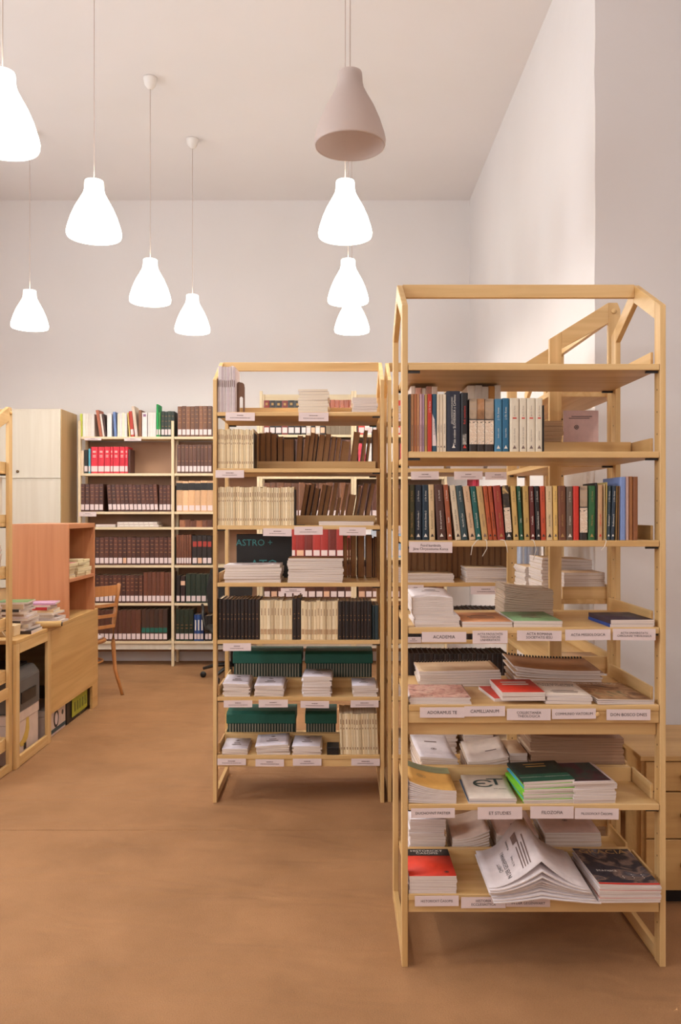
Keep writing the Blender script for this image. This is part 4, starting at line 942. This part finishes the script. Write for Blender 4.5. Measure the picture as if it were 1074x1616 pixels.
one(157,161.5,647,(176,98,70),'leaning rust coloured book '+L1,lean=-.15)
one(162,165,653,(232,214,204),'white book leaning beside the rust book '+L1,lean=-.14)
one(165.5,168,653,(70,44,40),'dark thin leaning book '+L1,lean=-.13)
row(yw,S1[0],169,176,653,2,[(238,232,228)],'white journal beside the blue-spined one '+L1,'white journals by the blue striped book')
one(180,184,650,(110,134,186),'blue spined journal leaning '+L1,lean=-.06)
row(yw,S1[0],185,200,652,4,[(240,228,204),(236,230,228)],'white journal left of the yellow booklet '+L1,'white journals by the yellow booklet')
one(203.5,205.5,651,(230,196,110),'thin yellow booklet '+L1,lean=-.08)
one(206.5,211.5,649,(190,62,48),'red book with call label leaning '+L1,lean=-.09,call=True)
one(213,217.5,641,(226,202,180),'cream tall book leaning behind the red one '+L1,lean=-.12,call=True)
one(218.5,223,647,(132,84,58),'brown upright book right of two leaning ones '+L1)
o = one(224,232,651,(236,226,224),'white journal with a violet mark '+L1); m = MB(); m.box(.012,.038,-.001,.002,.2,.225); part('violet_mark',m,flat('violet_ink',(140,96,130)),o)
row(yw,S1[0],233,246,651,3,[(238,230,224),(230,222,214)],'white journal beside the green folder '+L1,'white journals by the green folder')
one(246.5,249.5,638,(24,150,74),'bright green tall folder '+L1,call=True); one(250,253,651,(60,130,60),'green thinner book beside the bright green folder '+L1,call=True)
wrow(S1[0],254,275,649,4,DGR,'dark green plaid bound volume '+L1,'dark green volumes on the top board',extra=orn(GILT,[(.4,.42),(.6,.62),(.8,.82)]))
# second board
one(127,132,711,(230,206,180),'cream volume at the left end of the second board, left wall bookcase',z=S1[1]); one(133,138.5,710,(30,30,30),'black volume beside the red set, left wall bookcase',z=S1[1],call=True); one(139.5,142.5,708,(90,172,192),'light blue thin volume touching the red set',z=S1[1],call=True)
for a, b in ((143.3,154),(154.6,164),(164.6,173.5),(174,178),(178.5,188),(188.5,196.5),(197,201.5)):
    o = one(a,b,705,(214,40,60),'%s red volume of the red set, second board, left wall bookcase' % nth(int(((a-143)/9.2)+1.5) if a < 174 else int((a-143)/9.2+1.6)),'bound_volume',z=S1[1],call=True,hard=True,d=.2); o['group'] = 'red set on the second board'
    m = MB(); w = (b-a)*yw/F
    for q in (.62,.68,.8,.84): m.box(w*.25,w*.7,-.0008,.002,.26*q,.26*q+.006)
    part('lettering',m,WINK,o)
one(202,205.5,709,(84,48,40),'dark brown volume ending the red set',z=S1[1],hard=True)
T1, T2 = 'left wall bookcase', 'narrow wall bookcase'
wrow(S1[2],126,163,764,5,RB_,'ribbed dark red volume in upright left run, third board, '+T1,'ribbed volumes, upright run',bands=4,extra=GO)
wrow(S1[2],171,250,765,12,RB_,'leaning ribbed dark red volume, third board, '+T1,'ribbed volumes, leaning run',bands=4,extra=GO,lean=-.07)
wrow(S1[2],251,274.5,766,4,RB_,'ribbed dark red volume in the right run, third board, '+T1,'ribbed volumes, right end',bands=4,extra=GO)
flat_green = GREEN; flat_red = flat('title_red', (160,50,38), .5)
def lying(a, b, y0, y1, col, label, cat='book'):
    z = wz(y1,yw); me = flat_mesh((b-a)*yw/F,.2,(y1-y0)*yw/F,flatfn(0),[COVER,PAPZ],1,1)
    o = put('book',me,None,((wx(a,yw)+wx(b,yw))/2,yw,z),(0,0,0),col); tag(o,label,cat); return o
lying(151,182,827.5,831.6,(196,140,150),'pink book lying flat on the fourth board, '+T1); lying(185,250,828,831.6,(44,36,36),'lower dark volume lying flat with pale lettering, '+T1)
o = lying(185,248,823.6,827.8,(46,38,38),'upper dark volume lying flat with pale lettering, '+T1)
for ob in [q for q in bpy.data.objects if q.get('label','').endswith('with pale lettering, '+T1)]:
    m = MB()
    for q in range(7): m.box(-.18+.05*q,-.18+.05*q+.036,-.001,.002,.008,.02)
    part('lettering',m,WINK,ob)
wrow(S1[4],143,271.5,848,18,RB_,'ribbed gilt dark red volume, fifth board, '+T1,'ribbed gilt volumes on the fifth board',bands=4,extra=GO)
wrow(S1[5],143,225,908,12,RB_,'dark brown gilt volume, sixth board, '+T1,'dark gilt volumes on the sixth board',extra=GO,bands=3)
wrow(S1[5],226,273,903,7,[(106,60,42),(96,54,38)],'plain reddish brown volume, sixth board, '+T1,'plain volumes on the sixth board',bands=1)
wrow(S1[6],150,222,963,10,[(86,48,36),(92,54,38)],'plain brown volume, lowest board, '+T1,'brown volumes on the lowest board')
wrow(S1[6],223,264,962,6,[(74,46,34),(64,42,34)],'brown green-footed volume, lowest board, '+T1,'green footed volumes on the lowest board',extra=lambda o,t,h,i: part('foot_band',boxmb(t*.05,t*.95,-.0009,.002,h*.27,h*.42),flat_green,o))
wrow(S1[0],280,334,641,8,BRV,'brown volume with call label on the top board, '+T2,'brown volumes on the top board',extra=GO)
wrow(S1[1],279,334,702,9,[(86,52,40),(92,58,42)],'dark brown volume with call label on the second board, '+T2,'dark brown volumes on the second board',extra=orn(GILT,[(.42,.44),(.9,.92)]))
wrow(S1[2],278,336,759,6,[(212,166,124),(220,174,132)],'tan volume with black title band on the third board, '+T2,'tan volumes with black bands',call=(.012,.05),extra=lambda o,t,h,i: part('title_band',boxmb(0,t,-.001,.002,h*.7,h*.93),BLACK,o))
wrow(S1[3],283,336,821,6,[(150,96,66),(104,62,44),(96,56,40)],'small old brown book on the fourth board, '+T2,'small old books',call=None,hv=.006,bands=2)
wrow(S1[4],278,302,844,6,[(110,64,44)],'slim reddish brown volume, fifth board, '+T2,'slim reddish volumes',w_v=.03)
wrow(S1[4],303,334,845,4,[(40,30,28)],'black volume with red title band on the fifth board, '+T2,'black volumes with red bands',extra=lambda o,t,h,i: part('title_band',boxmb(t*.12,t*.88,-.001,.002,h*.62,h*.8),flat_red,o))
wrow(S1[5],278,284,908,1,[(40,32,30)],'thin black volume left on the sixth board, '+T2,'single thin black volume')
wrow(S1[5],285,292,909,1,[(52,34,34)],'dark volume with a pink title patch, sixth board, '+T2,'single dark volume',extra=lambda o,t,h,i: part('title_patch',boxmb(0,t,-.001,.002,h*.66,h*.82),flat_pink,o))
wrow(S1[5],293,334,906,5,DGR,'dark green volume with call label on the sixth board, '+T2,'dark green volumes, sixth board')
wrow(S1[6],277,305,962,4,DGR,'dark green volume with call label on the lowest board, '+T2,'dark green volumes, lowest board',extra=orn(GILT,[(.4,.42),(.5,.52)]))
wrow(S1[6],306,321,970,3,[(34,62,120),(44,74,130),(28,50,100)],'blue volume with white lettering on the lowest board, '+T2,'blue volumes',extra=specks(WINK,[(.4,.8)]))
wrow(S1[6],323,334,972,2,[(30,28,30)],'black volume beside blue ones, lowest board, '+T2,'black volumes, lowest board')
T3, T4 = 'tall wall bookcase', 'rear right bookcase'
wrow(S3[0],416,474,632,6,[(120,36,30),(36,28,28),(40,30,30)],'dark volume with gold emblem on the top board, '+T3,'dark emblem volumes',extra=lambda o,t,h,i:(part('gold_emblem',boxmb(t*.3,t*.7,-.001,.002,h*.86,h*.93),GOLD,o)))
wrow(S3[0],475,513,633,5,[(36,30,30),(206,190,176)],'dark volume beside the emblem set, top board, '+T3,'dark volumes beside the emblem set')
wrow(S3[0],514,558,631,6,[(150,74,50),(160,84,58)],'red brown volume with grey foot on the top board, '+T3,'grey footed volumes',extra=lambda o,t,h,i: part('foot_band',boxmb(0,t,-.001,.002,0,h*.45),flat('print_grey_foot',(120,104,84)) if i==0 else bpy.data.materials['print_grey_foot'],o),call=None)
for q, (n, yt, cols) in enumerate(((12,693,RB_),(13,762,BRV),(11,830,[(160,50,44),(146,44,40),(110,40,34)]),(12,890,RB_))):
    wrow(S3[q+1],416,556,yt,n,cols,'labelled volume, board %s, %s' % (('two','three','four','five','six')[q],T3),'volumes on board %s' % ('two','three','four','five','six')[q],bands=2)
for q, (n, yt, cols) in enumerate(((12,632,[(206,70,60),(236,230,220),(50,110,120),(60,90,150),(220,200,170)]),(12,700,[(220,60,84),(236,230,226),(96,60,50)]),(13,765,RB_),(13,832,[(150,176,206),(236,232,232),(196,206,220)]),(12,895,BRV))):
    wrow(S3[q],565,700,yt,n,cols,'volume on board %s, %s' % (('one','two','three','four','five','six')[q],T4),'nearest-rack-side volumes, board %s' % ('one','two','three','four','five','six')[q])

# ------------------------------------------------------------------ tall cream cabinet
xc0, xc1, yc0, zc1 = -3.33, -2.715, 8.0, wz(645,8.0)
t = thing('tall_cabinet','tall cream two-door cabinet at the back wall beside the bookcase','cabinet',((xc0+xc1)/2,yc0,0)); W = xc1-xc0
part('body',boxmb(-W/2,W/2,.02,.49,0,zc1),CABSIDE,t,bev=.002)
zs = wz(755,8.0)
def cab_door(z0, z1, lock):
    d = part('door',boxmb(-W/2+.004,W/2-.004,0,.0195,z0,z1),CREAMW,t,bev=.002)
    for a in ((-W/2+.004,-W/2+.018,z0,z1),(W/2-.018,W/2-.004,z0,z1),(-W/2+.018,W/2-.018,z1-.014,z1),(-W/2+.018,W/2-.018,z0,z0+.014)): part('door_edge',boxmb(a[0],a[1],-.003,0,a[2],a[3]),CREAMW,d)
    if lock:
        m = MB(); m.lathe([(0,0),(.014,0),(.014,.008),(.006,.01),(0,.01)],16); part('lock',m,flat('brass_dark',(120,96,70),.35,.8),d,(wx(28,8.0)-t.location.x,-.0005,wz(744,8.0)),(math.pi/2,0,0))
cab_door(zs+.003,zc1-.004,True); cab_door(wz(830,8.0)-.6,zs-.003,False)
part('plinth',boxmb(-W/2+.01,W/2-.01,.03,.48,0,.06),CABSIDE,t)

# ------------------------------------------------------------------ desk, hutch and what stands on and under them
XD, YD0, YD1, ZD = -1.93, 4.905, 6.56, .77
t = thing('desk','pale oak desk with big side panel and an open frame at its near end','desk',(XD,YD0,0))
part('desktop',boxmb(-.75,0,0,YD1-YD0,ZD-.024,ZD),OAK,t,bev=.002)
yf2 = 5.50-YD0
f = part('open_frame',boxmb(-.022,0,0,.055,.0,ZD-.025),WZ_,t,bev=.002)
part('stile',boxmb(-.022,0,yf2-.06,yf2,0,ZD-.025),WZ_,f,bev=.002); part('rail',boxmb(-.022,0,.056,yf2-.061,ZD-.085,ZD-.025),WY_,f,bev=.002); part('rail',boxmb(-.022,0,.056,yf2-.061,.004,.064),WY_,f,bev=.002)
part('side_panel',boxmb(-.018,0,yf2+.002,YD1-YD0,.185,ZD-.025),OAK,t,bev=.001)
part('foot_panel',boxmb(-.022,-.002,YD1-YD0-.14,YD1-YD0,0,.184),OAK,t); part('end_panel',boxmb(-.70,-.022,YD1-YD0-.022,YD1-YD0,0,ZD-.025),OAKX,t)
part('end_panel',boxmb(-.75,-.70,0,YD1-YD0,0,ZD-.025),OAK,t)
part('support_post',boxmb(-.6,-.55,.3,.34,0,ZD-.025),WZ_,t)
t = thing('desk_hutch','reddish beech open shelf unit standing on the desk, back panel towards us','shelf unit',(XD-.003,5.86,ZD)); W = .42; L = .63; H_ = .68
part('end_panel',boxmb(-W,0,0,.02,0,H_),BEECH,t,bev=.001); part('end_panel',boxmb(-W,0,L-.02,L,0,H_),BEECH,t,bev=.001)
part('top_board',boxmb(-W,-.001,.021,L-.021,H_-.034,H_),BEECHY,t,bev=.001); part('shelf',boxmb(-W,-.001,.021,L-.021,.262,.284),BEECHY,t,bev=.001)
part('back_panel',boxmb(-W,-W+.012,.021,L-.021,0,H_-.035),BEECH,t)
hz = ZD+.2845; FOLD = paper_edges('folder_edges',(206,184,140),(234,218,182),'z',400)
for yy, n, H, lt, lr, g, c, cc in ((5.905,5,.11,'pink topped booklet of the near pile on the hutch shelf','booklet in the near pile on the hutch shelf','booklets in the near hutch pile',(206,120,124),PW),(6.12,6,.125,'cream folder topping the middle pile on the hutch shelf','cream folder in the middle pile on the hutch shelf','folders in the middle hutch pile',(232,216,176),[(230,214,176),(222,204,164)]),(6.275,4,.115,'pale yellow envelope topping the far pile on the hutch shelf','pale yellow envelope in the far pile on the hutch shelf','envelopes in the far hutch pile',(232,218,170),[(228,212,166)])):
    pile(lt,lr,g,XD-.14,yy,hz,.24,.155,n,H,c,cc,jit=.012,rot=.08,pap=FOLD,name='booklet',cat='booklet',curl=lambda u,v:.004*u)
def messy(cx, cy, z, specs, where, g):
    """books lying on one another, each its own size and turn"""
    for i, (w, d, t_, col, lab, rz, soft) in enumerate(specs):
        me = flat_mesh(w, d, t_, flatfn(0), [COVER, PAPZ], 1, 1, front0=(i%3 != 1)); me.transform(Matrix.Translation((0,-d/2,0)))
        o = put('book' if not soft else 'booklet', me, None, (cx+R.uniform(-.02,.02), cy+R.uniform(-.015,.015), z+.0003), (0,0,rz), col)
        tag(o, lab+' '+where, 'book' if not soft else 'booklet', g); z += t_+.0006
    return z
z2 = messy(XD-.10,5.60,ZD,[(.24,.2,.018,(120,84,76),'lowest brownish book',.1,0),(.25,.21,.014,(214,196,190),'grey white book second from below',-.15,0),(.22,.2,.02,(200,186,184),'thick white paged book',.05,0),(.2,.2,.022,(228,216,210),'white paged book above the thick one',.2,0),(.2,.19,.016,(226,204,160),'cream book',-.1,0),(.2,.18,.016,(214,178,140),'tan book',.1,0),(.19,.17,.018,(190,40,48),'red book',-.05,0),(.19,.18,.014,(206,60,70),'brighter red book',.1,0),(.2,.17,.012,(206,160,190),'lilac pink book topmost',.15,0)],'in the right desk pile','books of the right desk pile')
z3 = messy(XD-.16,5.26,ZD,[(.26,.22,.02,(60,44,40),'dark book at the very bottom',.05,0),(.26,.22,.016,(150,110,80),'brown book just above the dark bottom one',-.1,0),(.22,.2,.02,(214,196,176),'greyish white book',.15,0),(.2,.2,.024,(70,56,52),'blackish folder low down',-.2,0),(.27,.21,.012,(196,160,130),'wide tan booklet',.0,1),(.25,.22,.014,(222,206,210),'pale lilac booklet',.12,1),(.24,.2,.014,(170,140,120),'dull brown booklet',-.06,1),(.24,.21,.016,(206,176,150),'wide beige booklet',.2,1),(.2,.2,.014,(44,40,40),'black glossy book',-.15,0),(.2,.19,.03,(196,166,136),'thick wooden coloured book under the green one',.05,0),(.2,.19,.012,(120,150,90),'green and white book topmost',.1,0)],'in the left desk pile','books of the left desk pile')
m = MB(); m.tube([(0,0,0),(.21,.05,.0)],.022,14); t = part('paper_roll',m,flat('kraft_paper',(206,168,110),.7),None,(XD-.13,5.415,ZD+.0225)); tag(t,'rolled tan paper tube lying between the two desk piles','paper roll')
m = MB(); m.tube([(.209,.0498,.0),(.2155,.0513,.0)],.014,12,0); part('dark_bore',m,BLACK,t)
t = thing('paper_bag','cream paper bag with a looped strap at the near desk edge','bag',(XD-.12,5.05,ZD))
m = MB(); m.prism([(-.05,0),(.05,0),(.055,.07),(-.045,.075)],'xz',0,.1); part('bag_body',m,flat('cream_paper',(222,196,156),.7),t,bev=.004)
m = MB(); m.tube([(-.03,-.003,.07),(-.02,-.005,.03),(.0,-.006,.0035),(.02,-.005,.03),(.04,-.003,.07)],.0035,6); part('strap',m,RIBBON,t)
# under the desk
t = thing('printer','grey printer housing inside the open desk frame','printer',(XD-.24,5.2,0.30))
m = MB(); m.prism([(-.2,0),(.2,0),(.2,.2),(.16,.25),(-.2,.25)],'xz',-.2,.2); part('housing',m,flat('grey_plastic',(92,88,86),.45),t,bev=.008); part('front_tray',boxmb(.2005,.206,-.12,.12,.05,.12),BLACK,t); part('side_slot',boxmb(-.06,.06,-.2015,-.2,.09,.14),BLACK,t); part('top_lid',boxmb(-.17,.13,-.17,.17,.2505,.268),BLACK,t,bev=.004)
def fruit_box(label, x, yy, w, d, h, col, kind):
    t = thing('cardboard_box',label,'box',(x,yy,0)); part('box_body',boxmb(-w,0,0,d,0,h*.8),col,t,bev=.003); part('box_lid',boxmb(-w-.004,.004,-.004,d+.004,h*.8+.0005,h),col,t,bev=.003)
    return t
KW = flat('box_card_white',(214,190,176),.7)
t = fruit_box('white cardboard box with a yellow banana print on which the printer stands',XD-.05,4.98,.4,.42,.298,KW,0)
m = MB()
cur = [(.0,-.05),(.03,-.055),(.06,-.03),(.075,.01),(.07,.06),(.055,.09),(.045,.09),(.048,.05),(.04,.01),(.015,-.02),(-.01,-.03)]
m.prism(cur,'xz',-.0018,-.0006); part('banana_print',m,flat('banana_yellow',(206,170,80),.6),t,(-.16,0,.12))
m = MB(); m.prism([(c[0]*1.9,c[1]*1.35) for c in cur],'yz',.0006,.0018); part('banana_print',m,flat('banana_yellow2',(206,170,80),.6),t,(0,.12,.15)); part('black_mark',boxmb(.0005,.0018,.17,.21,.05,.09),INK,t)
t = fruit_box('white cardboard box with a dark oval emblem under the desk panel',XD-.04,5.52,.36,.385,.20,KW,1)
n = 24
m = MB(); m.prism([(.19+.05*math.cos(2*math.pi*q/n),.105+.06*math.sin(2*math.pi*q/n)) for q in range(n)],'yz',.0006,.0016); part('oval_emblem',m,INK,t)
m = MB(); m.prism([(.19+.03*math.cos(2*math.pi*q/n),.105+.042*math.sin(2*math.pi*q/n)) for q in range(n)],'yz',.0017,.0022); part('oval_emblem_inner',m,CARD,t)
for yy in (.05,.32):
    m = MB(); m.prism([(yy+.018*math.cos(2*math.pi*q/n),.12+.018*math.sin(2*math.pi*q/n)) for q in range(n)],'yz',.0006,.0016); part('hand_hole',m,BLACK,t)
part('blue_band',boxmb(.0005,.0016,.0,.38,.018,.045),flat('print_slate',(70,86,90),.6),t)
t = fruit_box('black and yellow green box at the far end under the desk panel',XD-.04,5.93,.36,.46,.19,BLACK,2)
part('yellow_green_panel',boxmb(.0045,.006,.1,.46,.03,.17),flat('print_yellow_green',(170,170,50),.5),t)
m = MB()
for q in range(5): m.box(.0062,.007,.15+.06*q,.185+.06*q,.06,.13)
part('lettering',m,flat('print_dark_olive',(110,112,40),.5),t)

# what little shows of the rack at the picture edge
tag(upright('folder','x','folder',-2.035,4.66,F_S[1],.04,.27,.2,(232,222,214),None,0,True),'white folder standing in the rack at the picture edge','folder')
pile('white journal topping the pile on the third board at the picture edge','white journal on the third board at the picture edge','journals at the picture edge',-2.125,4.655,F_S[2],.25,.2,9,.18,WH,PW,jit=.005)
pile('pale journal topping the low pile at the picture edge','pale journal on the fourth board at the picture edge','low pile at the picture edge',-2.125,4.655,F_S[3],.25,.2,8,.14,WH,[(206,160,150),(120,90,80),(226,210,206)],jit=.005)
lb = part('shelf_label',boxmb(-.05,.05,-.0012,.0012,-.035,.035),CARD,RF,(.82,-.004,F_S[1]-.045)); part('lettering',boxmb(-.03,.03,-.0022,-.0013,-.008,.004),INKG,lb)

# ------------------------------------------------------------------ bentwood chair at the desk
t = thing('bentwood_chair','honey brown bentwood chair with a slatted back drawn up to the desk end','chair',(-2.20,7.0,0),(0,0,math.radians(225)))
sw = .19
m = MB(); m.lathe([(0,.425),(.19,.425),(.205,.432),(.205,.45),(.19,.458),(0,.458)],28); part('seat',m,CHAIRW,t)
m = MB(); m.lathe([(0,.4585),(.17,.4585),(.178,.466),(.165,.474),(0,.476)],28); part('seat_cushion',m,flat('cushion_white',(222,206,206),.8),t)
for s in (-1, 1):
    m = MB(); m.tube([(s*.20,.235+.09,0.0),(s*.195,.215,.2),(s*.19,.19,.42),(s*.192,.20,.6),(s*.20,.235,.8),(s*.205,.262,.93)],[.013,.016,.019,.018,.017,.016],10); part('rear_post',m,CHAIRW,t)
    m = MB(); m.tube([(s*.17,-.2,0.0),(s*.155,-.17,.2),(s*.14,-.14,.425)],[.012,.015,.018],10); part('front_leg',m,CHAIRW,t)
def back_slat(z, hgt, dep):
    m = MB(); n = 8; yc = .19+(z-.42)*.13
    for j in range(n):
        a, b = j/n, (j+1)/n; f = lambda u: yc+dep*math.sin(math.pi*u); x = lambda u: -.195+.39*u
        m.add([(x(a),f(a)-.009,z),(x(b),f(b)-.009,z),(x(b),f(b)+.009,z),(x(a),f(a)+.009,z),(x(a),f(a)-.009,z+hgt),(x(b),f(b)-.009,z+hgt),(x(b),f(b)+.009,z+hgt),(x(a),f(a)+.009,z+hgt)],[(3,2,1,0),(4,5,6,7),(0,1,5,4),(2,3,7,6)]+([(3,0,4,7)] if j==0 else [])+([(1,2,6,5)] if j==n-1 else []),0,False)
    return m
part('top_rail',back_slat(.835,.085,.04),CHAIRW,t)
for z in (.56,.65,.74): part('back_slat',back_slat(z,.026,.04),CHAIRW,t)
m = MB(); n = 24; m.tube([(.165*math.cos(2*math.pi*q/n),.165*math.sin(2*math.pi*q/n)+.02,.27) for q in range(n+1)],.01,8); part('leg_hoop',m,CHAIRW,t)

# black office chair behind the middle rack
t = thing('office_chair','black swivel chair half hidden behind the middle rack, one castor showing','chair',(-.985,7.62,0),(0,0,.3))
m = MB(); m.lathe([(0,.12),(.03,.12),(.03,.40),(0,.40)],14); part('gas_column',m,BLACK,t)
for k in range(5):
    a = 2*math.pi*k/5+2.75; c, s = math.cos(a), math.sin(a)
    m = MB(); m.tube([(.02*c,.02*s,.13),(.16*c,.16*s,.12),(.29*c,.29*s,.085)],[.022,.018,.014],8); lg = part('base_arm',m,BLACK,t)
    m = MB(); m.lathe([(0,-.011),(.027,-.011),(.029,0),(.027,.011),(0,.011)],16); part('castor',m,BLACK,lg,(.29*c,.29*s,.0295),(math.pi/2,0,a))
part('seat',boxmb(-.23,.23,-.22,.22,.42,.48),flat('black_fabric',(34,30,30),.85),t,bev=.02)
m = MB(); m.prism([(-.2,.58),(.2,.58),(.22,.8),(.18,1.0),(-.18,1.0),(-.22,.8)],'xz',.22,.26); part('backrest',m,flat('black_fabric2',(34,30,30),.85),t,bev=.01)
m = MB(); m.tube([(0,.1,.42),(0,.25,.45),(0,.285,.6),(0,.27,.7)],.018,8); part('back_bar',m,BLACK,t)
for s in (-1, 1):
    m = MB(); m.tube([(s*.2,.0,.43),(s*.27,-.02,.46),(s*.285,.0,.58),(s*.275,.06,.66),(s*.27,.16,.67)],.013,8); part('armrest',m,BLACK,t)

# ------------------------------------------------------------------ chest of drawers at the pier
t = thing('chest_of_drawers','low pale wood chest of drawers beside the nearest rack, in front of the bare wall','chest',(1.175,3.2,0)); W = .9
zt = .591
part('body',boxmb(0,W,.02,.455,.062,zt-.021),OAKX,t); part('top_board',boxmb(-.015,W+.015,-.012,.46,zt-.02,zt),OAKX,t,bev=.002); part('plinth',boxmb(.02,W-.02,.05,.44,0,.0615),BLACK,t)
for z0, z1 in ((.452,.565),(.268,.446),(.066,.262)):
    d = part('drawer',boxmb(.012,W-.012,0,.0195,z0,z1),OAKX,t,bev=.0015)
    for xx in (.155,W-.155):
        m = MB(); m.lathe([(0,0),(.012,0),(.008,.012),(.016,.02),(.014,.028),(0,.031)],16); part('knob',m,WZ_,d,(xx,-.0002,(z0+z1)/2),(math.pi/2,0,0))

# ------------------------------------------------------------------ pendant lamps
SHADE_ON, nt, p = nodes('glowing_shade'); p.inputs['Base Color'].default_value = lin((240,238,228)); p.inputs['Roughness'].default_value = .5
p.inputs['Emission Color'].default_value = lin((250,252,240)); p.inputs['Emission Strength'].default_value = 5.3
SHADE_OFF, nt, p = nodes('white_shade'); p.inputs['Base Color'].default_value = lin((226,212,206)); p.inputs['Roughness'].default_value = .45
tl = nt.nodes.new('ShaderNodeBsdfTranslucent'); tl.inputs['Color'].default_value = lin((236,222,214)); mxs = nt.nodes.new('ShaderNodeMixShader'); mxs.inputs[0].default_value = .45
nt.links.new(p.outputs[0], mxs.inputs[1]); nt.links.new(tl.outputs[0], mxs.inputs[2]); nt.links.new(mxs.outputs[0], nt.nodes['Material Output'].inputs['Surface'])
BULB, nt, p = nodes('glowing_bulb'); p.inputs['Emission Color'].default_value = (1,.9,.75,1); p.inputs['Emission Strength'].default_value = 3.0
PROF = [(.050,.315),(.052,.309),(.054,.27),(.060,.245),(.076,.215),(.104,.165),(.128,.11),(.147,.05),(.152,.025),(.150,.006),(.147,0),(.144,.004),(.147,.024),(.142,.05),(.123,.11),(.099,.165),(.071,.213),(.055,.243),(.049,.268),(.047,.305),(.0,.305)]
ZB = 3.088
LAMPS = [(4,3.5,'lit bell-shaped pendant lamp cut off by the left picture edge',1),(148.5,4.65,'lit bell-shaped pendant lamp, largest whole one of the left group',1),(237,6.1,'lit bell-shaped pendant lamp in the left group whose ceiling cup shows',1),(303.5,7.1,'smallest lit bell-shaped pendant lamp, rightmost of the left group',1),
         (47,6.95,'lit bell-shaped pendant lamp hanging alone far left above the cream cabinet',1),(552,3.5,'unlit bell-shaped pendant lamp, greyish white, hanging nearest in the middle row',0),(544.5,4.65,'lit bell-shaped pendant lamp right under the unlit one in the middle row',1),(549,6.1,'lit bell-shaped pendant lamp overlapping the lowest one of the middle row',1),(555,7.1,'farthest and lowest seen lit bell-shaped pendant lamp in the middle row',1)]
LAMPS += [(CX-1.4*F/2.2,2.2,'lit bell-shaped pendant lamp above the aisle, nearer than the picture shows',1),(CX+1.7*F/1.7,1.7,'lit bell-shaped pendant lamp by the near right wall, outside the picture',1)]  # two extra unseen lamps, added to light the near part of the room
for px, Y, lab, on in LAMPS:
    X = wx(px,Y); t = thing('pendant_lamp',lab,'lamp',(X,Y,ZB),(0,0,0),'bell-shaped pendant lamps')
    m = MB(); m.lathe(PROF,40,0)
    part('lamp_shade',m,SHADE_ON if on else SHADE_OFF,t)
    m = MB(); m.lathe([(.0,.24),(.022,.24),(.022,.30),(.0,.30)],16); part('socket',m,WHITE,t)
    m = MB(); m.lathe([(0,.13),(.018,.136),(.03,.16),(.026,.19),(.014,.22),(.013,.239),(0,.239)],16); part('bulb',m,BULB if on else WHITE,t)
    m = MB(); m.tube([(0,0,.306),(0,0,CEIL-ZB-.075)],.0027,6); part('cord',m,CORD,t)
    m = MB(); m.lathe([(0,CEIL-ZB-.085),(.018,CEIL-ZB-.082),(.04,CEIL-ZB-.055),(.052,CEIL-ZB-.012),(.052,CEIL-ZB-.001),(0,CEIL-ZB-.001)],24); part('ceiling_cup',m,WHITE,t)
    if on:
        l = bpy.data.lights.new('lamp_light','POINT'); l.energy = LAMP_W; l.color = LAMP_COL; l.shadow_soft_size = .06
        o = bpy.data.objects.new('lamp_light',l); C.objects.link(o); o.parent = t; o.location = (0,0,.06)
